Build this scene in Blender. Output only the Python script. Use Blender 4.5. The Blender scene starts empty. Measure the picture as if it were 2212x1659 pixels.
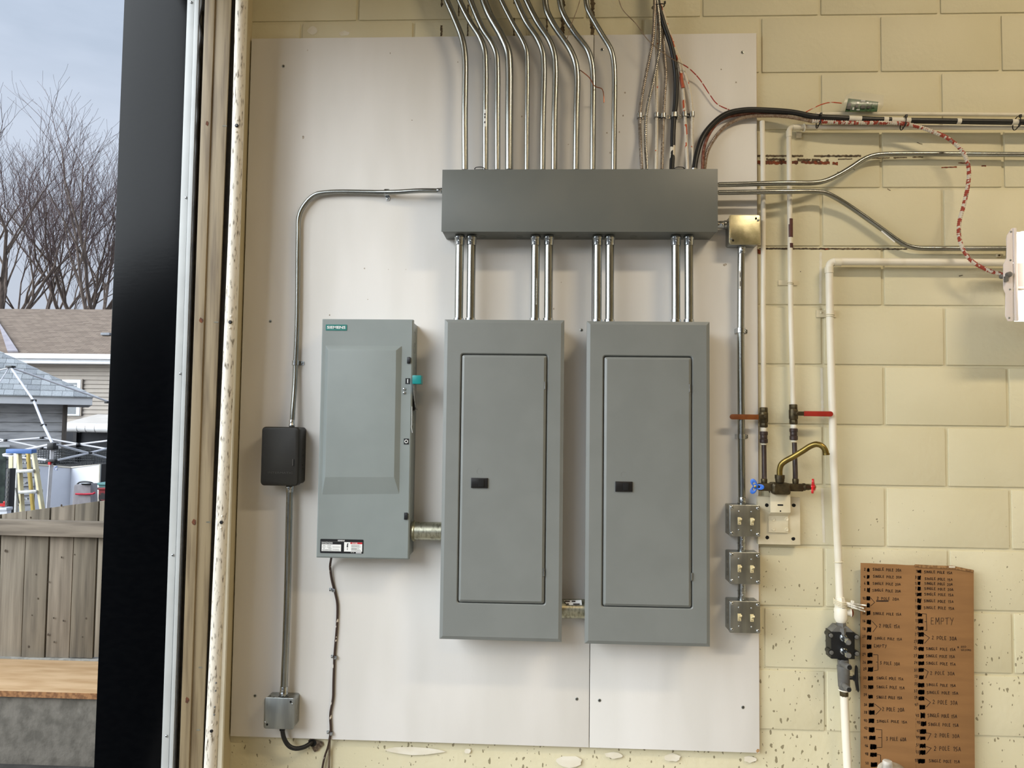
import bpy, bmesh, math, random
from mathutils import Vector, Matrix, noise as mnoise

random.seed(7)
SC = bpy.context.scene
COL = SC.collection

# ------------------------------------------------------------------ camera, sky, sun, lamps, exposure
IW, IH, F = 2212.0, 1659.0, 1600.0
CAM = Vector((1.0606, -2.5578, 1.5))
YAW, PIT, ROL = 0.0446, 0.0502, 0.0122
fwd = Vector((-math.sin(YAW)*math.cos(PIT), math.cos(YAW)*math.cos(PIT), math.sin(PIT)))
rgt0 = Vector((math.cos(YAW), math.sin(YAW), 0))
up0 = rgt0.cross(fwd)
RGT = math.cos(ROL)*rgt0 + math.sin(ROL)*up0
UPV = -math.sin(ROL)*rgt0 + math.cos(ROL)*up0
cd = bpy.data.cameras.new('camera')
cam = bpy.data.objects.new('camera', cd); COL.objects.link(cam)
m = Matrix((RGT, UPV, -fwd)).transposed().to_4x4(); m.translation = CAM
cam.matrix_world = m
cd.sensor_fit = 'HORIZONTAL'; cd.sensor_width = 36.0; cd.lens = F/IW*36.0
cd.clip_start = 0.02; cd.clip_end = 500
SC.camera = cam
SC.view_settings.view_transform = 'Standard'
SC.view_settings.look = 'None'
SC.view_settings.gamma = 1.0
SC.view_settings.use_curve_mapping = False
SC.view_settings.exposure = 0.0
if hasattr(SC, 'cycles'):
    SC.cycles.max_bounces = 6; SC.cycles.diffuse_bounces = 3; SC.cycles.glossy_bounces = 3; SC.cycles.transmission_bounces = 4
    SC.cycles.use_adaptive_sampling = True; SC.cycles.adaptive_threshold = 0.03; SC.cycles.use_denoising = True

SKY = 0.74          # horizon level of the overcast sky
SUN = 6.3          # hazy sun behind thin cloud
FILL_LAMP = 40.0        # base watts of the added ceiling fill lamps

world = bpy.data.worlds.new('overcast_sky'); SC.world = world
world.use_nodes = True
wn, wl = world.node_tree.nodes, world.node_tree.links
wn.clear()
wo = wn.new('ShaderNodeOutputWorld'); wb = wn.new('ShaderNodeBackground')
tc = wn.new('ShaderNodeTexCoord'); sp = wn.new('ShaderNodeSeparateXYZ')
wl.new(tc.outputs['Generated'], sp.inputs[0])
cl = wn.new('ShaderNodeMath'); cl.operation = 'MAXIMUM'; cl.inputs[1].default_value = 0.0
wl.new(sp.outputs['Z'], cl.inputs[0])
ma = wn.new('ShaderNodeMath'); ma.operation = 'MULTIPLY_ADD'; ma.inputs[1].default_value = 1.1*SKY; ma.inputs[2].default_value = 0.86*SKY
wl.new(cl.outputs[0], ma.inputs[0])
mp = wn.new('ShaderNodeMapping'); mp.inputs['Scale'].default_value = (2.2, 2.2, 7.0)
wl.new(tc.outputs['Generated'], mp.inputs['Vector'])
nz = wn.new('ShaderNodeTexNoise'); nz.inputs['Scale'].default_value = 1.6; nz.inputs['Detail'].default_value = 5; nz.inputs['Roughness'].default_value = 0.5
wl.new(mp.outputs[0], nz.inputs['Vector'])
cr = wn.new('ShaderNodeValToRGB')
cr.color_ramp.elements[0].position = 0.38; cr.color_ramp.elements[0].color = (0.52, 0.61, 0.75, 1)
cr.color_ramp.elements[1].position = 0.62; cr.color_ramp.elements[1].color = (0.66, 0.75, 0.90, 1)
wl.new(nz.outputs['Fac'], cr.inputs['Fac'])
hz_ = wn.new('ShaderNodeMapRange'); hz_.inputs['From Min'].default_value = 0.02; hz_.inputs['From Max'].default_value = 0.42; hz_.inputs['To Min'].default_value = 0.8; hz_.inputs['To Max'].default_value = 0.0
wl.new(cl.outputs[0], hz_.inputs['Value'])
hm_ = wn.new('ShaderNodeMix'); hm_.data_type = 'RGBA'; hm_.inputs['B'].default_value = (0.88, 0.95, 1.08, 1)
wl.new(hz_.outputs[0], hm_.inputs['Factor']); wl.new(cr.outputs['Color'], hm_.inputs['A'])
wl.new(hm_.outputs['Result'], wb.inputs['Color']); wl.new(ma.outputs[0], wb.inputs['Strength'])
wl.new(wb.outputs[0], wo.inputs['Surface'])

sd = bpy.data.lights.new('sun', 'SUN'); sd.energy = SUN; sd.angle = math.radians(62); sd.color = (0.90, 0.96, 1.0)
sun = bpy.data.objects.new('sun', sd); COL.objects.link(sun)
sun.rotation_euler = Vector((0.75, 0.66, -0.33)).to_track_quat('-Z', 'Y').to_euler()
sun.location = (-4, -4, 6)

# ------------------------------------------------------------------ helpers
D0 = -CAM.y
def P(px, py, d=0.0):
    """point seen at pixel (px,py) on the plane d metres in front of the block wall (negative: beyond it)"""
    r = fwd + RGT*((px-IW/2)/F) + UPV*((IH/2-py)/F)
    t = (-d - CAM.y)/r.y
    return CAM + r*t
def S(d=0.0): return F/(D0-d)
def R(x0, y0, x1, y1, d):
    a, b, c, e = P(x0, y0, d), P(x1, y0, d), P(x1, y1, d), P(x0, y1, d)
    return ((a.x+e.x)/2, (b.x+c.x)/2, (c.z+e.z)/2, (a.z+b.z)/2)   # x0,x1,z0,z1
def lin(c):
    c = c/255.0
    return c/12.92 if c <= 0.04045 else ((c+0.055)/1.055)**2.4
def rgb(r, g, b): return (lin(r), lin(g), lin(b), 1.0)

MATS = {}
def mat(name, c1, c2=None, rough=0.6, metal=0.0, scale=20.0, lo=0.4, hi=0.6, bump=0.0, bscale=80.0, stretch=(1,1,1), rvar=0.0,
        emit=None, estr=0.0, coords='pos', spec=0.5, alpha=1.0, trans=0.0, detail=2.5, coat=0.0):
    if name in MATS: return MATS[name]
    mt = bpy.data.materials.new(name); mt.use_nodes = True
    n, l = mt.node_tree.nodes, mt.node_tree.links
    b = n['Principled BSDF']
    b.inputs['Base Color'].default_value = rgb(*c1); b.inputs['Roughness'].default_value = rough; b.inputs['Metallic'].default_value = metal
    b.inputs['Specular IOR Level'].default_value = spec
    b.inputs['Alpha'].default_value = alpha; b.inputs['Transmission Weight'].default_value = trans; b.inputs['Coat Weight'].default_value = coat
    if coords == 'uv':
        g = n.new('ShaderNodeUVMap'); src = g.outputs[0]
    else:
        g = n.new('ShaderNodeNewGeometry'); src = g.outputs['Position']
    mp = n.new('ShaderNodeMapping'); mp.inputs['Scale'].default_value = stretch
    l.new(src, mp.inputs['Vector'])
    if c2 is not None:
        t = n.new('ShaderNodeTexNoise'); t.inputs['Scale'].default_value = scale; t.inputs['Detail'].default_value = detail
        l.new(mp.outputs[0], t.inputs['Vector'])
        r = n.new('ShaderNodeValToRGB'); r.color_ramp.elements[0].position = lo; r.color_ramp.elements[1].position = hi
        r.color_ramp.elements[0].color = rgb(*c1); r.color_ramp.elements[1].color = rgb(*c2)
        l.new(t.outputs['Fac'], r.inputs['Fac']); l.new(r.outputs['Color'], b.inputs['Base Color'])
        if rvar:
            mr = n.new('ShaderNodeMapRange'); mr.inputs['To Min'].default_value = max(0, rough-rvar); mr.inputs['To Max'].default_value = min(1, rough+rvar)
            l.new(t.outputs['Fac'], mr.inputs['Value']); l.new(mr.outputs[0], b.inputs['Roughness'])
    if bump:
        t2 = n.new('ShaderNodeTexNoise'); t2.inputs['Scale'].default_value = bscale; t2.inputs['Detail'].default_value = 2
        l.new(mp.outputs[0], t2.inputs['Vector'])
        bp = n.new('ShaderNodeBump'); bp.inputs['Strength'].default_value = bump; bp.inputs['Distance'].default_value = 0.002
        l.new(t2.outputs['Fac'], bp.inputs['Height']); l.new(bp.outputs[0], b.inputs['Normal'])
    if emit:
        b.inputs['Emission Color'].default_value = rgb(*emit); b.inputs['Emission Strength'].default_value = estr
    MATS[name] = mt
    return mt

def node(n, t, **kw):
    x = n.new(t)
    for k, v in kw.items():
        if k.startswith('i_'):
            x.inputs[int(k[2:]) if k[2:].isdigit() else k[2:]].default_value = v
        else: setattr(x, k, v)
    return x

def chips(name, base, c2, c3=None, t2=0.55, t3=0.62, su=14.0, sv=0.5, rough=0.5, metal=0.0, metal_base=None):
    """paint patches along a cable or pipe (UV.x is the length in metres)"""
    mt = bpy.data.materials.new(name); mt.use_nodes = True
    n, l = mt.node_tree.nodes, mt.node_tree.links
    b = n['Principled BSDF']; b.inputs['Roughness'].default_value = rough
    uv = n.new('ShaderNodeUVMap'); mp = node(n, 'ShaderNodeMapping'); mp.inputs['Scale'].default_value = (su, sv, 1)
    l.new(uv.outputs[0], mp.inputs['Vector'])
    t = node(n, 'ShaderNodeTexNoise'); t.inputs['Scale'].default_value = 1.0; t.inputs['Detail'].default_value = 3
    l.new(mp.outputs[0], t.inputs['Vector'])
    r = n.new('ShaderNodeValToRGB'); r.color_ramp.interpolation = 'CONSTANT'
    r.color_ramp.elements[0].color = rgb(*base); r.color_ramp.elements[0].position = 0
    r.color_ramp.elements[1].color = rgb(*c2); r.color_ramp.elements[1].position = t2
    if c3: e = r.color_ramp.elements.new(t3); e.color = rgb(*c3)
    l.new(t.outputs['Fac'], r.inputs['Fac']); l.new(r.outputs['Color'], b.inputs['Base Color'])
    b.inputs['Metallic'].default_value = metal
    if metal_base is not None:
        lt = node(n, 'ShaderNodeMath', operation='LESS_THAN'); lt.inputs[1].default_value = t2
        l.new(t.outputs['Fac'], lt.inputs[0])
        mm = node(n, 'ShaderNodeMath', operation='MULTIPLY'); mm.inputs[1].default_value = metal_base
        l.new(lt.outputs[0], mm.inputs[0]); l.new(mm.outputs[0], b.inputs['Metallic'])
    MATS[name] = mt
    return mt

# ---- mesh building in world coordinates
class MB:
    def __init__(s): s.v = []; s.f = []; s.uv = {}
    def add(s, vs, fs, uvs=None):
        o = len(s.v); s.v += [tuple(v) for v in vs]
        for i, f in enumerate(fs):
            s.f.append(tuple(o+k for k in f))
            if uvs: s.uv[len(s.f)-1] = uvs[i]
        return s
    def box(s, x0, x1, y0, y1, z0, z1):
        v = [(x0,y0,z0),(x1,y0,z0),(x1,y1,z0),(x0,y1,z0),(x0,y0,z1),(x1,y0,z1),(x1,y1,z1),(x0,y1,z1)]
        return s.add(v, [(0,3,2,1),(4,5,6,7),(0,1,5,4),(1,2,6,5),(2,3,7,6),(3,0,4,7)])
    def tube(s, pts, r, seg=12, caps=True, closed=False):
        pts = [Vector(p) for p in pts]
        n = len(pts)
        rr = r if isinstance(r, (list, tuple)) else [r]*n
        tans = []
        for i in range(n):
            a = pts[max(0, i-1)]; b = pts[min(n-1, i+1)]
            t = (b-a); tans.append(t.normalized() if t.length > 1e-9 else Vector((0,0,1)))
        ref = Vector((0,-1,0)) if abs(tans[0].y) < 0.9 else Vector((1,0,0))
        nv = (ref - tans[0]*ref.dot(tans[0])).normalized()
        vs, fs, uvs = [], [], []
        ln = 0.0; L = []
        for i in range(n):
            if i: ln += (pts[i]-pts[i-1]).length
            L.append(ln)
            nv = (nv - tans[i]*nv.dot(tans[i])).normalized(); bv = tans[i].cross(nv)
            for k in range(seg):
                a = 2*math.pi*k/seg
                vs.append(pts[i] + (nv*math.cos(a)+bv*math.sin(a))*rr[i])
        for i in range(n-1):
            for k in range(seg):
                k2 = (k+1) % seg
                fs.append((i*seg+k, i*seg+k2, (i+1)*seg+k2, (i+1)*seg+k))
                uvs.append(((L[i], k/seg), (L[i], (k+1)/seg), (L[i+1], (k+1)/seg), (L[i+1], k/seg)))
        if caps:
            fs.append(tuple(range(seg-1, -1, -1))); uvs.append(tuple((0, 0.5) for _ in range(seg)))
            fs.append(tuple((n-1)*seg+k for k in range(seg))); uvs.append(tuple((ln, 0.5) for _ in range(seg)))
        return s.add(vs, fs, uvs)
    def cyl(s, p0, p1, r0, r1=None, seg=16):
        return s.tube([p0, p1], [r0, r0 if r1 is None else r1], seg)
    def prism(s, poly, y0, y1):
        """poly: list of (x,z); solid between y0 (front, towards camera) and y1"""
        n = len(poly)
        v = [(x, y0, z) for x, z in poly] + [(x, y1, z) for x, z in poly]
        f = [tuple(range(n)), tuple(range(2*n-1, n-1, -1))] + [(i, n+i, n+(i+1) % n, (i+1) % n) for i in range(n)]
        return s.add(v, f)
    def loft(s, loops, cap0=True, cap1=True, closed=False, n=4):
        """loops: (x0,x1,z0,z1,radius,y) rounded rectangles"""
        vs = []; m = 4*(n+1)
        for (x0, x1, z0, z1, r, y) in loops:
            r = max(r, 1e-5)
            for (cx, cz, a0) in ((x1-r, z1-r, 0), (x0+r, z1-r, 90), (x0+r, z0+r, 180), (x1-r, z0+r, 270)):
                for k in range(n+1):
                    a = math.radians(a0 + 90*k/n)
                    vs.append((cx+r*math.cos(a), y, cz+r*math.sin(a)))
        fs = []
        q = len(loops)
        for i in range(q if closed else q-1):
            j = (i+1) % q
            for k in range(m):
                k2 = (k+1) % m
                fs.append((i*m+k, i*m+k2, j*m+k2, j*m+k))
        if not closed and cap0: fs.append(tuple(range(m)))
        if not closed and cap1: fs.append(tuple((q-1)*m+k for k in range(m-1, -1, -1)))
        return s.add(vs, fs)
    def mesh(s, name, org=Vector((0,0,0)), bevel=0.0, sharp=35, recalc=True):
        me = bpy.data.meshes.new(name)
        me.from_pydata([tuple(Vector(v)-org) for v in s.v], [], s.f)
        if s.uv:
            ul = me.uv_layers.new(name='UVMap')
            for p in me.polygons:
                u = s.uv.get(p.index)
                if u:
                    for k, li in enumerate(p.loop_indices): ul.data[li].uv = u[k]
        if recalc or bevel:
            bm = bmesh.new(); bm.from_mesh(me)
            bmesh.ops.recalc_face_normals(bm, faces=bm.faces)
            if bevel:
                es = [e for e in bm.edges if len(e.link_faces) == 2 and e.calc_face_angle(0) > 0.5]
                bmesh.ops.bevel(bm, geom=es, offset=bevel, segments=2, profile=0.6, affect='EDGES', clamp_overlap=True)
            bm.to_mesh(me); bm.free()
        for p in me.polygons: p.use_smooth = True
        me.set_sharp_from_angle(angle=math.radians(min(sharp, 20) if bevel else sharp))
        return me
    def centre(s):
        xs = list(zip(*s.v))
        return Vector(((min(xs[0])+max(xs[0]))/2, (min(xs[1])+max(xs[1]))/2, (min(xs[2])+max(xs[2]))/2))

ORG = {}
def thing(name, label, cat, org, group=None):
    o = bpy.data.objects.new(name, None); COL.objects.link(o)
    o.location = org; o.empty_display_size = 0.05
    o['label'] = label; o['category'] = cat
    if group: o['group'] = group
    ORG[o.name] = Vector(org)
    return o
def part(name, mb, m, parent, bevel=0.0, label=None, sharp=35, kind=None):
    org = ORG[parent.name]
    me = mb.mesh(name, org, bevel, sharp)
    me.materials.append(m)
    o = bpy.data.objects.new(name, me); COL.objects.link(o); o.parent = parent
    ORG[o.name] = org
    if label: o['label'] = label
    if kind: o['kind'] = kind
    return o
def single(name, mb, m, label, cat, group=None, bevel=0.0, sharp=35, kind=None):
    org = mb.centre(); me = mb.mesh(name, org, bevel, sharp); me.materials.append(m)
    o = bpy.data.objects.new(name, me); COL.objects.link(o); o.location = org
    ORG[o.name] = org
    o['label'] = label; o['category'] = cat
    if group: o['group'] = group
    if kind: o['kind'] = kind
    return o
def struct(name, mb, m, label=None, bevel=0.0):
    org = mb.centre(); me = mb.mesh(name, org, bevel); me.materials.append(m)
    o = bpy.data.objects.new(name, me); COL.objects.link(o); o.location = org
    ORG[o.name] = org; o['kind'] = 'structure'
    if label: o['label'] = label
    return o
def lettering(name, s, cx, cz, y, size, m, parent, bold=0.0, extrude=0.0003, width=None, align='CENTER', rot=0.0):
    cu = bpy.data.curves.new(name, 'FONT'); cu.body = s; cu.size = 1.0; cu.align_x = align; cu.align_y = 'CENTER'
    cu.offset = bold; cu.extrude = 0.0; cu.resolution_u = 3
    o = bpy.data.objects.new(name, cu); COL.objects.link(o)
    dg = bpy.context.evaluated_depsgraph_get(); dg.update()
    me0 = bpy.data.meshes.new_from_object(o.evaluated_get(dg))
    xs = [v.co.x for v in me0.vertices]; w = max(xs)-min(xs)
    sx = size if width is None else width/w
    org = ORG[parent.name]
    for v in me0.vertices:
        x, z = v.co.x*sx, v.co.y*size
        x, z = x*math.cos(rot)-z*math.sin(rot), x*math.sin(rot)+z*math.cos(rot)
        v.co = Vector((cx+x, y, cz+z)) - org
    bpy.data.objects.remove(o)
    me0.materials.clear(); me0.materials.append(m)
    q = bpy.data.objects.new(name, me0); COL.objects.link(q); q.parent = parent
    ORG[q.name] = org
    return q

def crom(pts, step=0.01):
    """smooth curve through the points"""
    pts = [Vector(p) for p in pts]
    if len(pts) < 3:
        return pts
    q = [pts[0]*2-pts[1]] + pts + [pts[-1]*2-pts[-2]]
    out = []
    for i in range(1, len(q)-2):
        p0, p1, p2, p3 = q[i-1], q[i], q[i+1], q[i+2]
        t1 = max((p1-p0).length, 1e-6)**0.5; t2 = max((p2-p1).length, 1e-6)**0.5; t3 = max((p3-p2).length, 1e-6)**0.5
        m1 = (p1-p0)/t1 - (p2-p0)/(t1+t2) + (p2-p1)/t2
        m2 = (p2-p1)/t2 - (p3-p1)/(t2+t3) + (p3-p2)/t3
        m1 = m1*t2; m2 = m2*t2
        k = max(2, int((p2-p1).length/step))
        for j in range(k):
            t = j/k
            out.append((2*t**3-3*t*t+1)*p1 + (t**3-2*t*t+t)*m1 + (-2*t**3+3*t*t)*p2 + (t**3-t*t)*m2)
    out.append(pts[-1])
    return out
def fillet(pts, rad, n=8):
    pts = [Vector(p) for p in pts]; out = [pts[0]]
    for i in range(1, len(pts)-1):
        a, b, c = pts[i-1], pts[i], pts[i+1]
        u = (a-b).normalized(); w = (c-b).normalized()
        ang = u.angle(w); t = min(rad/math.tan(ang/2), (a-b).length*0.49, (c-b).length*0.49)
        p, q = b+u*t, b+w*t
        for k in range(n+1):
            s_ = k/n
            out.append((1-s_)**2*p + 2*s_*(1-s_)*b + s_*s_*q)
    out.append(pts[-1])
    return out
def PX(seq, d):
    return [P(a[0], a[1], a[2] if len(a) > 2 else d) for a in seq]
def corr(mb, pts, r, pitch=0.0055, amp=0.14, seg=9):
    """corrugated cable"""
    c = crom(pts, 0.003)
    L = [0.0]
    for i in range(1, len(c)): L.append(L[-1]+(c[i]-c[i-1]).length)
    tot = L[-1]; n = max(8, int(tot/pitch*4)); out = []; rr = []; j = 0
    for i in range(n+1):
        s_ = tot*i/n
        while j < len(L)-2 and L[j+1] < s_: j += 1
        k = (s_-L[j])/max(1e-9, L[j+1]-L[j])
        out.append(c[j].lerp(c[j+1], min(1, k)))
        ph = (s_/pitch) % 1.0
        rr.append(r*(1+amp*(0.5-abs(2*ph-1))))
    return mb.tube(out, rr, seg)
def screw_head(mb, p, r, h=0.002, seg=12, slot=True):
    """domed screw head facing the room, with a cross recess cut as a dark pit by geometry"""
    x, y, z = p
    prof = [(r, 0), (r, h*0.4), (r*0.8, h*0.8), (r*0.45, h), (r*0.18, h), (r*0.1, h*0.2)]
    vs, fs = [], []
    for (q, hh) in prof:
        for k in range(seg):
            a = 2*math.pi*k/seg
            vs.append((x+q*math.cos(a), y-hh, z+q*math.sin(a)))
    for i in range(len(prof)-1):
        for k in range(seg):
            k2 = (k+1) % seg
            fs.append((i*seg+k, i*seg+k2, (i+1)*seg+k2, (i+1)*seg+k))
    fs.append(tuple((len(prof)-1)*seg+k for k in range(seg)))
    return mb.add(vs, fs)
def ring(mb, c, axis, R_, r, seg=20, s2=6):
    axis = Vector(axis).normalized(); ref = Vector((0,0,1)) if abs(axis.z) < 0.9 else Vector((1,0,0))
    u = axis.cross(ref).normalized(); w = axis.cross(u); c = Vector(c)
    vs, fs = [], []
    for i in range(seg):
        a = 2*math.pi*i/seg; e = u*math.cos(a)+w*math.sin(a)
        for k in range(s2):
            b = 2*math.pi*k/s2
            vs.append(c+e*(R_+r*math.cos(b))+axis*(r*math.sin(b)))
    for i in range(seg):
        for k in range(s2):
            fs.append((i*s2+k, i*s2+(k+1) % s2, ((i+1) % seg)*s2+(k+1) % s2, ((i+1) % seg)*s2+k))
    return mb.add(vs, fs)
def lathe(mb, p0, axis, prof, seg=16):
    """prof: (distance along axis, radius)"""
    axis = Vector(axis).normalized(); ref = Vector((0,-1,0)) if abs(axis.y) < 0.9 else Vector((1,0,0))
    u = (ref-axis*ref.dot(axis)).normalized(); w = axis.cross(u); p0 = Vector(p0)
    vs, fs = [], []
    for (a, r) in prof:
        for k in range(seg):
            t = 2*math.pi*k/seg
            vs.append(p0+axis*a+(u*math.cos(t)+w*math.sin(t))*max(r, 1e-5))
    for i in range(len(prof)-1):
        for k in range(seg):
            k2 = (k+1) % seg
            fs.append((i*seg+k, i*seg+k2, (i+1)*seg+k2, (i+1)*seg+k))
    fs.append(tuple(range(seg-1, -1, -1))); fs.append(tuple((len(prof)-1)*seg+k for k in range(seg)))
    return mb.add(vs, fs)

# ------------------------------------------------------------------ materials
def block_material():
    mt = bpy.data.materials.new('cream_block_paint'); mt.use_nodes = True
    n, l = mt.node_tree.nodes, mt.node_tree.links
    b = n['Principled BSDF']; b.inputs['Roughness'].default_value = 0.55; b.inputs['Specular IOR Level'].default_value = 0.3
    g = n.new('ShaderNodeNewGeometry')
    t = node(n, 'ShaderNodeTexNoise'); t.inputs['Scale'].default_value = 3.0; t.inputs['Detail'].default_value = 2
    l.new(g.outputs['Position'], t.inputs['Vector'])
    r = n.new('ShaderNodeValToRGB'); r.color_ramp.elements[0].position = 0.3; r.color_ramp.elements[1].position = 0.7
    r.color_ramp.elements[0].color = rgb(212, 204, 172); r.color_ramp.elements[1].color = rgb(220, 212, 182)
    l.new(t.outputs['Fac'], r.inputs['Fac'])
    # splattered dirt specks: thickest low on the wall to the right
    mp = node(n, 'ShaderNodeMapping'); mp.inputs['Rotation'].default_value = (0, math.radians(32), 0); mp.inputs['Scale'].default_value = (1.0, 1.0, 0.55)
    l.new(g.outputs['Position'], mp.inputs['Vector'])
    wz = node(n, 'ShaderNodeTexNoise'); wz.inputs['Scale'].default_value = 60; wz.inputs['Detail'].default_value = 2
    l.new(g.outputs['Position'], wz.inputs['Vector'])
    wm = node(n, 'ShaderNodeMix', data_type='VECTOR'); wm.inputs['Factor'].default_value = 0.012
    l.new(mp.outputs[0], wm.inputs['A']); l.new(wz.outputs['Color'], wm.inputs['B'])
    vo = node(n, 'ShaderNodeTexVoronoi'); vo.inputs['Scale'].default_value = 100
    l.new(wm.outputs['Result'], vo.inputs['Vector'])
    sp = n.new('ShaderNodeSeparateXYZ'); l.new(g.outputs['Position'], sp.inputs[0])
    mz = node(n, 'ShaderNodeMapRange'); mz.inputs['From Min'].default_value = 1.45; mz.inputs['From Max'].default_value = 0.6
    l.new(sp.outputs['Z'], mz.inputs['Value'])
    n2 = node(n, 'ShaderNodeTexNoise'); n2.inputs['Scale'].default_value = 4.5; n2.inputs['Detail'].default_value = 1
    l.new(g.outputs['Position'], n2.inputs['Vector'])
    sc_ = n.new('ShaderNodeSeparateColor'); l.new(vo.outputs['Color'], sc_.inputs[0])
    # radius = random^2 * mask * noise
    p2 = node(n, 'ShaderNodeMath', operation='POWER'); p2.inputs[1].default_value = 3.0; l.new(sc_.outputs[0], p2.inputs[0])
    m1 = node(n, 'ShaderNodeMath', operation='MULTIPLY'); l.new(p2.outputs[0], m1.inputs[0]); l.new(mz.outputs[0], m1.inputs[1])
    m2 = node(n, 'ShaderNodeMath', operation='MULTIPLY'); l.new(m1.outputs[0], m2.inputs[0]); l.new(n2.outputs['Fac'], m2.inputs[1])
    m3 = node(n, 'ShaderNodeMath', operation='MULTIPLY'); m3.inputs[1].default_value = 0.85; l.new(m2.outputs[0], m3.inputs[0])
    lt = node(n, 'ShaderNodeMath', operation='LESS_THAN'); l.new(vo.outputs['Distance'], lt.inputs[0]); l.new(m3.outputs[0], lt.inputs[1])
    fa = node(n, 'ShaderNodeMath', operation='MULTIPLY'); fa.inputs[1].default_value = 0.75; l.new(lt.outputs[0], fa.inputs[0])
    mx = node(n, 'ShaderNodeMix', data_type='RGBA'); mx.inputs['B'].default_value = rgb(104, 92, 62)
    l.new(fa.outputs[0], mx.inputs['Factor']); l.new(r.outputs['Color'], mx.inputs['A'])
    l.new(mx.outputs['Result'], b.inputs['Base Color'])
    t2 = node(n, 'ShaderNodeTexNoise'); t2.inputs['Scale'].default_value = 55; t2.inputs['Detail'].default_value = 3
    l.new(g.outputs['Position'], t2.inputs['Vector'])
    bp = node(n, 'ShaderNodeBump'); bp.inputs['Strength'].default_value = 0.5; bp.inputs['Distance'].default_value = 0.003
    l.new(t2.outputs['Fac'], bp.inputs['Height']); l.new(bp.outputs[0], b.inputs['Normal'])
    return mt
M_BLOCK = block_material()
M_PLY = mat('white_painted_plywood', (221, 218, 213), (228, 225, 221), 0.5, scale=6, bump=0.12, bscale=120, stretch=(1,1,0.25))
M_PLYEDGE = mat('raw_plywood_edge', (190, 150, 105), (160, 120, 80), 0.8, scale=60)
M_GREY = mat('grey_enamel', (119, 122, 119), (122, 125, 122), 0.42, scale=8, bump=0.05, bscale=500)
M_GREYW = mat('grey_enamel_trough', (99, 102, 98), (103, 105, 100), 0.42, scale=6, bump=0.05, bscale=500)
M_GREYL = mat('light_grey_enamel', (129, 136, 134), (132, 139, 137), 0.42, scale=8, bump=0.05, bscale=500)
M_EMT = mat('galvanised_conduit', (142, 144, 140), (164, 166, 162), 0.27, 1.0, scale=1.0, coords='uv', stretch=(6, 9, 1), rvar=0.06, bump=0.03, bscale=30)
M_ZINC = mat('bright_zinc', (196, 200, 202), (170, 174, 176), 0.22, 1.0, scale=90)
M_BOXST = mat('galvanised_sheet', (150, 153, 150), (170, 172, 168), 0.38, 1.0, scale=40, stretch=(1, 1, 0.15), bump=0.04, bscale=300)
M_BRASSY = mat('yellowed_zinc_sheet', (178, 172, 142), (196, 190, 160), 0.38, 1.0, scale=45, bump=0.06, bscale=250)
M_DARKBOX = mat('dark_grey_plastic', (40, 38, 34), (44, 42, 37), 0.45, scale=12, bump=0.05, bscale=300, spec=0.3)
M_BLACK = mat('black_plastic', (16, 16, 18), (20, 20, 22), 0.4, scale=20)
M_VOID = mat('dark_hole', (6, 6, 6), (9, 9, 8), 0.9, scale=20)
M_WHITE = mat('white_print', (235, 235, 232), (228, 228, 226), 0.5, scale=20)
M_TEAL = mat('teal_plastic', (12, 128, 128), (14, 134, 133), 0.35, scale=15)
M_TEALP = mat('teal_badge', (10, 108, 100), (12, 112, 104), 0.35, scale=15)
M_RED = mat('red_print', (196, 30, 44), (186, 26, 40), 0.5, scale=20)
M_PIPE = mat('cream_painted_pipe', (226, 218, 196), (212, 202, 176), 0.42, scale=14, lo=0.5, hi=0.75, bump=0.15, bscale=70, stretch=(1,1,0.4))
M_PIPEW = mat('off_white_painted_pipe', (232, 225, 208), (214, 204, 180), 0.45, scale=16, lo=0.52, hi=0.75, bump=0.12, bscale=70, stretch=(1,1,0.3))
M_CREAMST = mat('cream_painted_steel', (226, 216, 188), (216, 205, 175), 0.45, scale=14, bump=0.1, bscale=90)
M_BRONZE = mat('dark_bronze', (74, 66, 50), (92, 82, 60), 0.45, 0.8, scale=50, bump=0.1, bscale=120)
M_PIPEBLK = mat('dark_brown_pipe', (48, 34, 30), (62, 46, 40), 0.45, scale=40)
M_BRASS = mat('aged_brass', (140, 120, 62), (118, 100, 54), 0.35, 0.9, scale=25)
M_REDH = mat('red_vinyl', (158, 40, 28), (148, 34, 24), 0.4, scale=30)
M_BRNH = mat('brown_orange_vinyl', (128, 70, 26), (114, 60, 22), 0.45, scale=40)
M_BLUEH = mat('blue_enamel', (20, 92, 190), (24, 100, 200), 0.35, scale=30)
M_REDW = mat('red_enamel', (206, 30, 34), (196, 26, 30), 0.35, scale=30)
M_ARMOR = mat('grey_armour', (140, 128, 116), (168, 158, 146), 0.4, 0.85, scale=120)
M_ARMORL = mat('bright_armour', (180, 176, 168), (150, 146, 138), 0.3, 0.95, scale=120)
M_CABW = chips('white_painted_armour', (216, 206, 186), (186, 92, 50), (226, 216, 196), 0.62, 0.66, 22, 0.6)
M_CABWO = chips('white_and_orange_armour', (218, 208, 190), (190, 84, 44), None, 0.55, 1, 16, 0.5)
M_CABR = chips('red_and_white_armour', (212, 202, 186), (158, 64, 46), (150, 132, 120), 0.50, 0.62, 40, 0.55)
M_CABBR = mat('brown_red_armour', (122, 66, 50), (150, 110, 92), 0.5, 0.3, scale=60)
M_RUBBER = mat('black_rubber', (20, 20, 20), (28, 27, 26), 0.45, scale=60, bump=0.1, bscale=200)
M_RUBCH = chips('black_rubber_with_white_paint', (24, 23, 22), (222, 212, 192), None, 0.63, 1, 9, 0.35, rough=0.45)
M_BROWNW = chips('brown_wire_with_paint', (58, 42, 34), (216, 206, 190), None, 0.62, 1, 22, 0.9, rough=0.5)
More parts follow.
